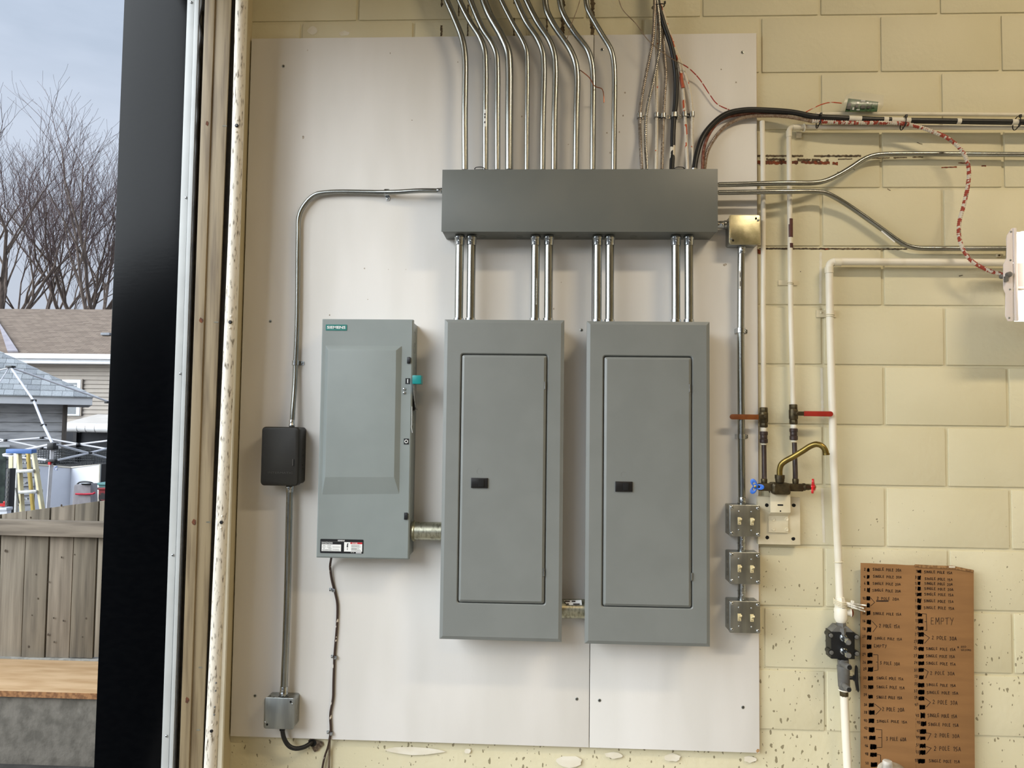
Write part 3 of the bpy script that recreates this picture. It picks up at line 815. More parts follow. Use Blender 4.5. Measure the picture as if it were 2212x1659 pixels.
# ------------------------------------------------------------------ disconnect switch
def chamfer_box(mb, x0, x1, z0, z1, yf, yb, ch, chd, r=0.002):
    return mb.loft([(x0, x1, z0, z1, r, yb), (x0, x1, z0, z1, r, yf+chd), (x0+ch, x1-ch, z0+ch, z1-ch, r, yf)])
DD = 0.118
x0, x1, z0, z1 = R(689.5, 689.5, 888, 1206.8, DD)
x0, x1, _, _ = (P(696.4, 689, DD).x+P(682.5, 1206, DD).x)/2, (P(893.7, 690, DD).x+P(882.4, 1208, DD).x)/2, 0, 0
ds = thing('disconnect_switch', 'light grey safety switch with teal handle, left of the panels', 'disconnect switch', ((x0+x1)/2, -DP, z0))
part('body', MB().box(x0+0.006, x1-0.003, -DD+0.014, -DP, z0+0.008, z1-0.008), M_GREYL, ds, 0.002)
dr = part('door', chamfer_box(MB(), x0, x1, z0, z1, -DD, -DD+0.016, 0.004, 0.003), M_GREYL, ds, sharp=12)
sl = (P(682.5, 1206, DD).x-P(696.4, 689, DD).x)/2*0.55        # small lean of the printed layout
def DX(px, py, d=DD): return P(px, py, d)
a = [DX(702.8,745.5), DX(868.8,746.5), DX(862.8,1068.6), DX(695,1070)]
b = [DX(711.2,757.5), DX(857,757.5), DX(852.6,1030), DX(703.9,1030)]
b = [Vector((v.x, -DD-0.011, v.z)) for v in b]
bo = [Vector((v.x, -DD+0.0005, v.z)) for v in a]
part('raised_panel', MB().add(bo+b, [(4,5,6,7),(0,1,5,4),(1,2,6,5),(2,3,7,6),(3,0,4,7)]), M_GREYL, dr, 0.0018, sharp=8)
for (y0, y1, xa, xb) in ((771.4, 785.3, 879.7, 887.7), (1107.3, 1122.3, 873.3, 881.6)):
    qx0, qx1, qz0, qz1 = R(xa, y0, xb, y1, DD)
    mb = MB().box(qx0, qx1-0.002, -DD-0.004, -DD+0.001, qz0, qz1).box(qx0+0.004, qx1, -DD-0.007, -DD-0.003, qz0+0.004, qz1-0.003)
    part('latch', mb, M_BLACK, ds, 0.0006, 'small black latch')
qx0, qx1, qz0, qz1 = R(875.8, 817, 885.7, 829.4, DD)
o = part('on_mark', MB().box(qx0, qx1, -DD-0.0012, -DD, qz0, qz1), M_BLACK, ds, label='black tile with a white bar')
part('bar', MB().box((qx0+qx1)/2-0.0013, (qx0+qx1)/2+0.0013, -DD-0.0016, -DD-0.001, qz0+0.003, qz1-0.003), M_WHITE, o)
qx0, qx1, qz0, qz1 = R(872.4, 947.3, 883, 959.9, DD)
o = part('off_mark', MB().box(qx0, qx1, -DD-0.0012, -DD, qz0, qz1), M_BLACK, ds, label='black tile with a white ring')
part('ring', ring(MB(), ((qx0+qx1)/2, -DD-0.0012, (qz0+qz1)/2), (0, 1, 0), 0.0048, 0.0013, 24, 6), M_WHITE, o)
for y in (840.4, 848.5):
    part('rivet', screw_head(MB(), P(873.4, y, DD), 0.0052, 0.004), M_ZINC, ds)
# handle on the right side
xs = x1
teal0, teal1 = P(892.5, 811, 0.13), P(911, 830, 0.13)
hd = part('handle', MB().box(teal0.x, teal1.x, -0.145, -0.108, teal1.z, teal0.z), M_TEAL, ds, 0.002, 'teal handle grip')
l0, l1 = P(893, 829, 0.125), P(898.6, 887.7, 0.075)
part('lever', MB().add([l0+Vector((0, -0.012, 0)), l0+Vector((0, 0.02, 0)), l1+Vector((0, 0.014, 0)), l1+Vector((0, -0.012, 0)),
                        l0+Vector((0.002, -0.012, 0)), l0+Vector((0.002, 0.02, 0)), l1+Vector((0.002, 0.014, 0)), l1+Vector((0.002, -0.012, 0))],
     [(0,1,2,3),(7,6,5,4),(0,4,5,1),(1,5,6,2),(2,6,7,3),(3,7,4,0)]), M_ZINC, hd)
g = P(893, 874, 0.09)
part('pivot', MB().prism([(x1-0.003, g.z+0.03), (x1+0.009, g.z-0.016), (x1-0.003, g.z-0.022)], -0.095, -0.06), M_BLACK, ds)
mb = MB().tube(PX([(890, 878), (889.7, 918), (888.6, 921), (891, 935)], DD+0.002), 0.0011, 6)
part('lock_bracket', mb, M_SEAL, ds)
for (y, r_, dd) in ((733, .026, .07), (752, .018, .07), (800, .012, .06), (905, .014, .07)):
    c = P(899, y, dd); part('knockout', ring(MB(), (x1-0.0028, -dd, c.z), (1, 0, 0), r_, 0.0008, 24, 5), M_GREYL, ds)
# badge and rating plate
qx0, qx1, qz0, qz1 = R(703.8, 701.2, 749.5, 714, DD)
bd = part('badge', MB().loft([(qx0, qx1, qz0, qz1, 0.0015, -DD), (qx0, qx1, qz0, qz1, 0.0015, -DD-0.0015)]), M_TEALP, ds, label='teal maker badge')
lettering('lettering', 'SIEMENS', (qx0+qx1)/2, (qz0+qz1)/2, -DD-0.0019, 0.0125, M_WHITE, bd, bold=0.022, width=(qx1-qx0)*0.87)
qx0, qx1, qz0, qz1 = R(691.8, 1164.8, 785, 1195.3, DD)
lb = part('rating_plate', MB().loft([(qx0, qx1, qz0, qz1, 0.003, -DD), (qx0, qx1, qz0, qz1, 0.003, -DD-0.0008)]), M_BLACK, ds, label='black and white rating plate')
W_, H_ = qx1-qx0, qz1-qz0
def LX(u): return qx0+W_*u
def LZ(v): return qz1-H_*v
yl = -DD-0.0012
def flat(name, u0, u1, v0, v1, m, par, y=yl):
    return part(name, MB().add([(LX(u0), y, LZ(v1)), (LX(u1), y, LZ(v1)), (LX(u1), y, LZ(v0)), (LX(u0), y, LZ(v0))], [(0, 1, 2, 3)]), m, par)
lettering('lettering', 'SIEMENS', LX(.485), LZ(.1), yl, 0.0058, M_WHITE, lb, bold=0.03, width=W_*.16)
flat('rule', 0.01, 0.99, .175, .19, M_GREYP, lb)
lettering('lettering', 'Industrial Duty Switch', LX(.16), LZ(.235), yl, 0.0044, M_WHITE, lb, bold=0.01, width=W_*.25)
lettering('lettering', 'Interrupteur Industriel', LX(.16), LZ(.315), yl, 0.0044, M_WHITE, lb, bold=0.01, width=W_*.25)
w1 = flat('white_panel', .035, .485, .375, .86, M_WHITE, lb)
w2 = flat('white_panel', .555, .975, .2, .86, M_WHITE, lb)
flat('red_header', .70, .975, .2, .32, M_RED, lb, yl-0.0003)
lettering('lettering', 'DANGER', LX(.80), LZ(.26), yl-0.0006, 0.0046, M_WHITE, lb, bold=0.02)
c = [(.63,.28),(.655,.28),(.637,.46),(.652,.44),(.634,.68),(.642,.66),(.63,.76),(.622,.66),(.63,.67),(.636,.52),(.612,.56)]
part('bolt_symbol', MB().add([(LX(u), yl-0.0003, LZ(v)) for u, v in c], [tuple(range(len(c)))]), M_BLACK, lb)
mg = mat('grey_print', (150, 150, 148), (120, 120, 118), 0.6, scale=200)
for (u0, u1, v) in ((.06,.12,.46),(.17,.25,.46),(.05,.13,.57),(.16,.25,.57),(.07,.11,.66),(.19,.27,.66),(.05,.27,.76),(.29,.46,.56),(.29,.44,.72),(.05,.46,.82),
                    (.72,.93,.40),(.72,.90,.46),(.72,.94,.52),(.72,.91,.61),(.72,.85,.66),(.72,.92,.72),(.72,.95,.77)):
    flat('print_line', u0, u1, v-.018, v+.012, mg, lb, yl-0.0003)
flat('white_panel', .83, .96, .90, .965, M_WHITE, lb); lettering('lettering', 'PK. NO. 00000'[:8], LX(.76), LZ(.93), yl, 0.0034, M_WHITE, lb, bold=0.01)

# ------------------------------------------------------------------ the two panels
DPN = 0.145
PANELS = [dict(c=((961,689.7),(1217.7,691.4),(1214.9,1387),(948,1381.6)), g=((996,764.5),(1181.8,765.3),(1179,1306),(987.7,1303)),
               hinge=((1177,833),(1174.6,1235.5)), latch=(1017.7,1032.3,1054,1054), dot=(1035.7,1018.3), lab='left grey breaker panel with closed door, next to the safety switch'),
          dict(c=((1265.3,694.4),(1530.8,694),(1537,1398),(1266,1391)), g=((1302.5,769.2),(1493.9,769.2),(1497,1316),(1301,1310)),
               hinge=((1489.3,838.6),(1494,1245.5)), latch=(1329,1040,1366,1062), dot=(1347,1025), lab='right grey breaker panel with closed door, beside the light switches')]
def quad_rect(q, d):
    p = [P(x, y, d) for x, y in q]
    return ((p[0].x+p[3].x)/2, (p[1].x+p[2].x)/2, (p[2].z+p[3].z)/2, (p[0].z+p[1].z)/2)
PR = []
for pn in PANELS:
    x0, x1, z0, z1 = quad_rect(pn['c'], DPN); gx0, gx1, gz0, gz1 = quad_rect(pn['g'], DPN)
    PR.append((x0, x1, z0, z1))
    t = thing('breaker_panel', pn['lab'], 'breaker panel', ((x0+x1)/2, -DP, z0), 'grey breaker panels')
    part('tub', MB().box(x0+0.012, x1-0.012, -DPN+0.012, -DP, z0+0.012, z1-0.012), M_GREY, t, 0.001)
    q = 0.011
    mb = MB().loft([(x0, x1, z0, z1, 0.001, -DPN+0.018), (x0, x1, z0, z1, 0.001, -DPN+0.005), (x0+q, x1-q, z0+q, z1-q, 0.003, -DPN),
                    (gx0-0.003, gx1+0.003, gz0-0.003, gz1+0.003, 0.010, -DPN), (gx0, gx1, gz0, gz1, 0.008, -DPN+0.003), (gx0, gx1, gz0, gz1, 0.008, -DPN+0.018)], cap0=False, cap1=False, closed=True, n=5)
    part('cover', mb, M_GREY, t, sharp=12)
    k = 0.0042
    dx0, dx1, dz0, dz1 = gx0+k, gx1-k, gz0+k, gz1-k
    part('gap_backing', MB().box(gx0-0.004, gx1+0.004, -DPN+0.0145, -DPN+0.0165, gz0-0.004, gz1+0.004), M_GREY, t)
    dm = part('door', MB().loft([(dx0, dx1, dz0, dz1, 0.006, -DPN+0.013), (dx0, dx1, dz0, dz1, 0.006, -DPN+0.0005), (dx0+0.0075, dx1-0.0075, dz0+0.0075, dz1-0.0075, 0.002, -DPN-0.005)], n=4), M_GREY, t, sharp=12)
    for (hx, hy) in pn['hinge']:
        c = P(hx, hy, DPN); hh = 8.2/S(DPN)
        part('hinge', MB().tube([(c.x, -DPN-0.002, c.z-hh), (c.x, -DPN-0.002, c.z+hh)], 0.003, 10), M_ZINC, t)
    lx0, lx1, lz0, lz1 = R(*pn['latch'], DPN+0.005)
    la = part('latch', MB().loft([(lx0, lx1, lz0, lz1, 0.001, -DPN-0.004), (lx0, lx1, lz0, lz1, 0.001, -DPN-0.0085), (lx0+0.002, lx1-0.002, lz0+0.002, lz1-0.002, 0.001, -DPN-0.0095)]), M_BLACK, t, label='black slide latch')
    part('thumb_slide', MB().box(lx0+(lx1-lx0)*.45, lx0+(lx1-lx0)*.78, -DPN-0.0125, -DPN-0.009, lz0+0.004, lz1-0.004), M_VOID, la, 0.0012)
    c = P(*pn['dot'], DPN+0.005)
    part('lock_knockout', ring(MB(), (c.x, -DPN-0.0048, c.z), (0, 1, 0), 0.009, 0.0007, 24, 5), M_GREY, dm)

# thick nipples: switch to left panel, left panel to right panel
for (xa, xb, yc, d, lab, nm) in ((890, 955, 1146.5, .07, 'short fat steel conduit joining safety switch and left panel', 0), (1210, 1272, 1314.5, .07, 'short fat steel conduit joining the two breaker panels', 1)):
    r = (39 if nm == 0 else 40)/2/S(d)
    a, b = P(xa, yc, d), P(xb, yc+1, d)
    t = thing('conduit_nipple', lab, 'conduit', a)
    part('pipe', MB().tube([a, a.lerp(b, .5), b], r, 24), mat('scuffed_galvanised', (186, 186, 168), (110, 108, 92), 0.35, 1.0, scale=60, lo=0.45, hi=0.8, stretch=(2, 1, 1)), t)
    if nm == 0:
        mb = MB(); lathe(mb, (x1*0+P(893, 1146, d).x, a.y, a.z), (1, 0, 0), [(0, r*1.14), (0.005, r*1.16), (0.007, r*1.02)], 24); part('locknut', mb, M_BRASSY, t)
    else:
        c = P(1240, 1301, d+r*0.9)
        part('sticker', MB().add([P(1218, 1297, d+r*.62), P(1256, 1296, d+r*.62), P(1257, 1307, d+r*.95), P(1226, 1307, d+r*.95)], [(0, 1, 2, 3)]), M_WHITE, t)
        for (u0, u1, v) in ((1220, 1231, 1299), (1235, 1243, 1299), (1224, 1229, 1305), (1238, 1252, 1305)):
            dd = d+r*(.66 if v < 1302 else .92)
            part('print', MB().add([P(u0, v-1.6, dd+.002), P(u1, v-1.6, dd+.002), P(u1, v+1.4, dd+.004), P(u0, v+1.4, dd+.004)], [(0, 1, 2, 3)]), M_INK, t)

# ------------------------------------------------------------------ dark grey plastic enclosure
DG = 0.094
x0, x1, z0, z1 = quad_rect(((564.5,922),(646.5,922.5),(643.5,1050),(561.8,1049)), DG)
t = thing('control_box', 'dark grey plastic control box with rounded corners, far left conduit run', 'control box', ((x0+x1)/2, -DP, z0))
part('base', MB().loft([(x0+0.003, x1-0.001, z0+0.004, z1-0.001, 0.012, -DP), (x0+0.003, x1-0.001, z0+0.004, z1-0.001, 0.012, -DG+0.032)], n=6), M_DARKBOX, t)
cv = part('cover', MB().loft([(x0, x1, z0, z1, 0.013, -DG+0.032), (x0, x1, z0, z1, 0.013, -DG+0.006), (x0+0.003, x1-0.003, z0+0.003, z1-0.003, 0.011, -DG+0.0015), (x0+0.009, x1-0.009, z0+0.009, z1-0.009, 0.008, -DG)], n=6), M_DARKBOX, t)
c = P(634.5, 999.5, DG)
part('slot', MB().loft([(c.x-0.0028, c.x+0.0028, c.z-0.012, c.z+0.012, 0.0026, -DG-0.0006), (c.x-0.0028, c.x+0.0028, c.z-0.012, c.z+0.012, 0.0026, -DG+0.001)]), M_VOID, cv)
part('slot_rim', MB().tube([(c.x-0.003, -DG-0.001, c.z+0.012), (c.x-0.003, -DG-0.001, c.z-0.01)], 0.0009, 6), M_GREYP, cv)
c0, c1 = P(578, 1021, DG), P(633, 1021, DG)
lettering('embossed_lettering', 'INTERMATIC', (c0.x+c1.x)/2, c0.z, -DG-0.0005, 0.009, mat('embossed_grey', (70, 68, 62), (66, 64, 58), 0.35, scale=20), cv, width=(c1.x-c0.x)*0.98)
for (dx, zz) in ((.05, .09), (.045, .075), (.05, .05), (.045, .04)):
    part('vent', MB().box(x1-0.002, x1-0.0006, -dx-0.001, -dx+0.002, z0+zz*1.3, z0+zz*1.3+0.006), M_VOID, t)

# ------------------------------------------------------------------ junction boxes
def jbox(q, d, m, mc, label, corner_r=0.008, holes=(), xtra=None, name='junction_box'):
    x0, x1, z0, z1 = quad_rect(q, d)
    t = thing(name, label, 'junction box', ((x0+x1)/2, -DP, z0))
    part('box', MB().loft([(x0+0.0015, x1-0.0015, z0+0.0015, z1-0.0015, corner_r, -DP), (x0+0.0015, x1-0.0015, z0+0.0015, z1-0.0015, corner_r, -d+0.002)], n=4), m, t)
    cvr = part('cover', MB().loft([(x0, x1, z0, z1, corner_r, -d+0.002), (x0, x1, z0, z1, corner_r, -d+0.0006), (x0+0.001, x1-0.001, z0+0.001, z1-0.001, corner_r, -d)], n=4), mc, t)
    for (hx, hy, sx, sy) in holes:
        c = P(hx, hy, d)
        mb = MB(); mb.add([(c.x+0.0036*math.cos(k*.5236), -d-0.0004, c.z+0.0042*math.sin(k*.5236)) for k in range(12)], [tuple(range(12))])
        part('keyhole', mb, M_VOID, cvr)
        part('screw', screw_head(MB(), P(sx, sy, d), 0.0038, 0.003), M_ZINC, cvr)
    return t, (x0, x1, z0, z1)
t, q = jbox(((571.7,1506.7),(637,1508.6),(635,1576),(568.4,1574)), 0.073, M_BOXST, M_BOXST, 'square galvanised junction box at the lower left with black cable', holes=((628, 1516, 632, 1521), (577, 1565, 573, 1560)))
for i in range(5):
    c = P(584+i*9.5, 1502, .055); part('knockout', MB().add([(c.x+0.0025*math.cos(k), -0.055-0.008*(i % 2)+0.0035*math.sin(k), q[3]-0.0012) for k in [j*.785 for j in range(8)]], [tuple(range(8))]), M_VOID, t)
for i in range(3):
    part('knockout', ring(MB(), (q[1]-0.0014, -0.045, q[2]+0.022+i*0.03), (1, 0, 0), 0.011, 0.0007, 18, 5), M_BOXST, t)
t, q = jbox(((1575.5,463.7),(1642,464.8),(1643,529),(1574.4,527.8)), 0.073, M_BOXST, M_BRASSY, 'square yellowish junction box right of the trough', holes=((1633, 472, 1638, 475.5), (1583.5, 519.5, 1579.5, 516)))
r = 17/2/S(.05)
n_ = thing('conduit_nipple', 'short connector between trough and yellowish junction box', 'conduit', P(1551, 485.5, .05))
mb = MB(); lathe(mb, P(1549, 485.5, .05), (1, 0, 0), [(0, r*.95), (0.008, r*.95), (0.009, r), (0.022, r), (0.023, r*1.15), (0.029, r*1.15), (0.03, r), (q[0]-P(1549, 485.5, .05).x+0.002, r)], 18)
part('sleeve', mb, M_ZINC, n_)
for px in (1553, 1562): part('screw', screw_head(MB(), P(px, 486, .05+r), 0.0032, 0.003), M_ZINC, n_)
# vertical conduit to the switches
DS = 0.045
r = 15/2/S(DS)
t = thing('conduit', 'vertical steel conduit with two straps from yellowish box to light switches', 'conduit', P(1602, 1088, DS))
pts = PX([(1601.8,531),(1601,560),(1600,714),(1601,900),(1602.5,1092)], DS)
part('pipe', MB().tube(crom(pts, 0.03), r, 18), M_EMT, t)
connector(t, P(1601.6, 532, DS), (0, 0, -1), r, 0.026); connector(t, P(1602.6, 1090.5, DS), (0, 0, 1), r, 0.026)
strap(t, P(1600, 714, DS), (0, 0, 1), r, (1, 0, 0)); strap(t, P(1601.2, 943, DS), (0, 0, 1), r, (1, 0, 0))
c = P(1598.5, 605, DS+r)
part('sticker', MB().box(c.x-0.0035, c.x+0.0022, c.y-0.0006, c.y+0.0015, c.z-0.03, c.z+0.032), M_WHITE, t)
for zz in (0.018, -0.012): part('print', MB().box(c.x-0.0005, c.x+0.0016, c.y-0.0009, c.y, c.z+zz-0.009, c.z+zz+0.008), M_INK, t)

# ------------------------------------------------------------------ three double switch boxes
DW = 0.078
LABS = ['top double light switch box, steel cover, ivory toggles', 'middle double light switch box of the column of three', 'bottom double light switch box of the column of three']
tops = [(1091, 1159.2), (1193.5, 1262), (1299, 1367.6)]
SWR = []
for i, (ya, yb) in enumerate(tops):
    x0, x1, z0, z1 = R(1575.6, ya, 1642.2, yb, DW)
    SWR.append((x0, x1, z0, z1))
    t = thing('switch_box', LABS[i], 'light switch', ((x0+x1)/2, -DP, z0), 'double switch boxes')
    part('box', MB().loft([(x0+0.001, x1-0.001, z0+0.001, z1-0.001, 0.004, -DP), (x0+0.001, x1-0.001, z0+0.001, z1-0.001, 0.004, -DW+0.006)]), M_BOXST, t)
    cvr = part('cover', MB().loft([(x0, x1, z0, z1, 0.004, -DW+0.006), (x0, x1, z0, z1, 0.004, -DW+0.0008), (x0+0.001, x1-0.001, z0+0.001, z1-0.001, 0.004, -DW)]), M_BOXST, t)
    w, h = x1-x0, z1-z0
    for (u, v) in ((.085, .075), (.93, .1), (.085, .9), (.93, .925)):
        part('corner_screw', screw_head(MB(), (x0+w*u, -DW, z1-h*v), 0.0058, 0.003), M_ZINC, cvr)
    for u in (.31, .72):
        for v in (.2, .79):
            part('screw', screw_head(MB(), (x0+w*u, -DW, z1-h*(v+(u-.3)*.03)), 0.0032, 0.002), M_ZINC, cvr)
        cx, cz = x0+w*(u+.012), z1-h*(.505+(u-.3)*.03)
        tg = part('toggle_frame', MB().box(cx-0.0055, cx+0.0055, -DW-0.0015, -DW+0.001, cz-0.012, cz+0.012), M_IVORY, t, 0.0008)
        p0, p1 = Vector((cx+0.0005, -DW-0.0008, cz)), Vector((cx+0.0022, -DW-0.0135, cz+0.0085))
        mb = MB(); u_ = (p1-p0).normalized(); s_ = Vector((1, 0, 0)); n3 = u_.cross(s_)
        vs = [p+s_*a*k+n3*b*k for p, k in ((p0, 1.0), (p1, 0.85)) for a, b in ((-.0038, -.0035), (.0038, -.0035), (.0038, .0035), (-.0038, .0035))]
        part('lever', mb.add(vs, [(3,2,1,0),(4,5,6,7),(0,1,5,4),(1,2,6,5),(2,3,7,6),(3,0,4,7)]), M_IVORY, tg, 0.001)
        part('mark', MB().box(cx-0.003, cx+0.003, -DW-0.0018, -DW-0.001, cz-0.0095, cz-0.008), M_INK, tg)
    for zz in (.28, .52, .76):
        part('knockout', ring(MB(), (x0+0.0008, -0.046, z0+h*zz), (1, 0, 0), 0.0075, 0.0007, 18, 5), M_BOXST, t)
for i, lab in enumerate(('short steel connector between top and middle switch boxes', 'short steel connector between middle and bottom switch boxes')):
    za, zb = SWR[i][2], SWR[i+1][3]
    x = P(1601.5, 1175, .046).x; r = 8.6/S(.046); L = za-zb
    t = thing('conduit_nipple', lab, 'conduit', (x, -.046, zb), 'connectors between switch boxes')
    mb = MB(); lathe(mb, (x, -.046, zb-0.001), (0, 0, 1), [(0, r*1.06), (0.003, r*1.06), (0.0035, r*.93), (L*.47, r*.93), (L*.48, r*1.05), (L*.53, r*1.05), (L*.54, r*.93), (L*.9, r*.93), (L*.91, r*1.06), (L+0.002, r*1.06)], 18)
    part('sleeve', mb, M_ZINC, t)
    for v in (.28, .75): part('screw', screw_head(MB(), (x+.001, -.046-r*.93, zb+L*v), 0.0034, 0.003), M_ZINC, t)

# ------------------------------------------------------------------ cables above the trough
DA = 0.05
CAB = [
 ('armoured_cable', M_ARMOR, 7.2, [(1414,0),(1412.8,41),(1409,92),(1395.6,160),(1385,218),(1382,252),(1383,298),(1386.4,367)], 'leftmost grey armoured cable above the trough', 1),
 ('armoured_cable', M_ARMORL, 7.2, [(1419,0),(1424,46),(1425,96),(1411.6,172),(1399,229),(1394.5,263.5),(1394.5,309),(1397.4,367)], 'shiny armoured cable, second from the left of the bundle', 1),
 ('armoured_cable', M_CABW, 6.8, [(1416,0),(1418.5,46),(1418.5,103),(1418.3,229),(1418.5,298),(1417.4,367)], 'straight white painted cable with an orange end in the bundle', 1),
 ('armoured_cable', M_ARMOR, 7.2, [(1420,0),(1430,57),(1434.5,114.5),(1438,160),(1434.5,218),(1432,275),(1430.4,332),(1429.5,367)], 'grey armoured cable just left of the thick black cable', 1),
 ('black_cable', M_RUBCH, 11.2, [(1420,0),(1432,46),(1450.6,103),(1459.7,160),(1459.7,218),(1455,263),(1453,321),(1451,367)], 'thick black cable hanging in the bundle above the trough', 0),
 ('armoured_cable', M_CABWO, 6.8, [(1424,0),(1443.7,69),(1466.6,137),(1473.5,179),(1478,229),(1481.5,286),(1485.4,367)], 'white cable with orange paint right of the thick black one', 1),
 ('armoured_cable', M_CABW, 6.2, [(1427,0),(1448,76),(1471,137),(1489.5,195),(1495,240.5),(1495,298),(1498,367)], 'rightmost thin white cable of the bundle above the trough', 1)]
straps = {0: ((1382, 250), 1), 2: ((1418.3, 249), 1), 3: ((1433, 250), -1), 4: ((1456.5, 249), 2), 5: ((1479.3, 247), 1), 6: ((1495, 247), -1)}
for i, (nm, m_, w, seq, lab, cor) in enumerate(CAB):
    r = w/2/S(DA)
    dz = [0.064, 0.054, 0.046, 0.05, 0.06, 0.052, 0.046][i]
    full = [(seq[0][0]-16+i*2.5, -900), (seq[0][0]-6+i*1.2, -160), (seq[0][0]-3, -60)]+seq
    pts = []
    for (a, b) in full:
        k = min(1, max(0, (b-40)/150.0))
        d_ = dz*(1-k)+0.032*k if b < 300 else 0.032+(b-300)/67.0*0.035
        if i == 1 and b < 300: d_ += 0.01
        pts.append(P(a, b, d_))
    t = thing(nm, lab, 'cable', pts[-1], 'cables above the trough')
    mb = MB()
    if cor: corr(mb, pts, r, 0.0065, 0.26, 9)
    else: mb.tube(crom(pts, 0.012), r, 14)
    part('sheath', mb, m_, t)
    mb = MB(); lathe(mb, (pts[-1].x, pts[-1].y, TRZ1), (0, 0, 1), [(0, r*1.3), (0.004, r*1.3), (0.0045, r)], 12); part('connector', mb, M_ZINC, t)
    if i in straps:
        (sx, sy), sg = straps[i]
        strap(t, P(sx, sy, 0.032), (0, 0, 1), r*1.06, (1 if sg > 0 else -1, 0, 0), two=(sg == 2))
# orange tape on one white cable
c = PX([(1471, 166), (1473, 178), (1475.5, 190)], .036); part('tape', MB().tube(crom(c, .005), 3.9/S(.036), 12), mat('orange_tape', (186, 86, 44), (172, 74, 36), .5, scale=50), bpy.data.objects['armoured_cable.004'])
zt = MB(); zp = P(1422, 14, .055)
pp = []
for k in range(25):
    a = 2*math.pi*k/24; pp.append(zp+Vector((0.0215*math.cos(a), 0.015*math.sin(a), 0.004*math.cos(a))))
zt.tube(pp, 0.0018, 6); zt.box(zp.x+0.017, zp.x+0.023, zp.y-0.018, zp.y-0.012, zp.z+0.001, zp.z+0.009)
single('zip_tie', zt, M_ZIP, 'black zip tie around the cable bundle at the top', 'zip tie')

# black and armoured cables leaving to the right
seq = [(1500,366,.07),(1503,344,.06),(1517,298,.045),(1537.6,270,.042),(1567.4,247,.042),(1606,238,.042),(1660,238.5,.045),(1713.7,243,.05),(1754,251,.058),(1807,255,.06),(1941,260,.06),(2060,262,.06),(2212,264,.06),(2600,266,.06)]
t = thing('black_cable', 'thick black cable arching from the trough to the right along the pipe', 'cable', P(1500, 366, .07))
part('sheath', MB().tube(crom(PX(seq, 0), 0.012), 6.0/S(.05), 14), M_RUBBER, t)
mb = MB(); lathe(mb, (P(1500, 366, .07).x, -.07, TRZ1), (0, 0, 1), [(0, .012), (0.012, .012), (0.013, .0105), (.022, .0105)], 14); part('connector', mb, M_ZINC, t)
for (xa, xb, ya, yb) in ((1833, 1860, 255.8, 256.8), (1908, 1918, 258.6, 259), (1925, 1966, 259.5, 260.5), (2066, 2075, 262, 262.2), (2185, 2198, 263.6, 263.8)):
    pts = [P(xa+(xb-xa)*k/4, ya+(yb-ya)*k/4, .0608) for k in range(5)]
    part('paint_band', MB().tube(pts, 6.25/S(.06), 14), M_PATCH, t)
seq = [(1521.6,366,.06),(1527,332,.05),(1540,304.7,.04),(1567,272.6,.034),(1606,254,.034),(1660,250,.038),(1700,252,.045),(1754,261.7,.055),(1834,265,.062),(1928,265.7,.066),(1968,269.7,.066),(2008,281.8,.066),(2048,299,.07),(2080,328.6,.075),(2092,360.7,.078),(2091.5,395,.08),(2082,443,.08),(2073,477,.08),(2071.8,509.5,.082),(2082,541.5,.086),(2100.4,564.4,.09),(2134.8,583.9,.095),(2166,593,.1)]
i0 = 7
t = thing('armoured_cable', 'red and white painted flexible cable looping down to the wall lamp', 'cable', P(1521.6, 366, .06))
part('sheath', corr(MB(), PX(seq[:i0+1], 0), 3.8/S(.05), 0.0065, 0.26, 9), mat('brown_grey_armour', (150, 126, 106), (176, 158, 140), .4, .7, scale=120), t)
part('painted_sheath', corr(MB(), PX(seq[i0-0:], 0), 4.0/S(.07), 0.0072, 0.28, 9), M_CABR, t)
seq = [(1517,366,.065),(1521.6,316,.05),(1540,277,.034),(1562,257,.03),(1606,246.5,.03),(1660,245.5,.034),(1700,250,.038)]
t = thing('armoured_cable', 'short dark red cable tucked under the black arching cable', 'cable', P(1517, 366, .065))
part('sheath', corr(MB(), PX(seq, 0), 3.4/S(.045), 0.0065, 0.24, 8), M_CABBR, t)
for (x, y, lab) in ((1768, 262, 'black zip tie left of the circuit board on the black cable'), (1951, 266, 'black zip tie in the middle of the long black cable'), (2196, 266, 'black zip tie at the right end of the black cable')):
    c = P(x, y, .058); pp = [c+Vector((0.004*math.sin(2*math.pi*k/20), 0.02*math.cos(2*math.pi*k/20), 0.0225*math.sin(2*math.pi*k/20))) for k in range(21)]
    mb = MB().tube(pp, 0.0016, 6); mb.tube(crom([c+Vector((0.002, -.02, -0.006)), c+Vector((-0.003, -.022, -0.017)), c+Vector((-0.013, -.02, -0.025))], .004), 0.0013, 5)
    mb.box(c.x+0.001, c.x+0.007, c.y-0.018, c.y-0.010, c.z+0.014, c.z+0.023)
    single('zip_tie', mb, M_ZIP, lab, 'zip tie')

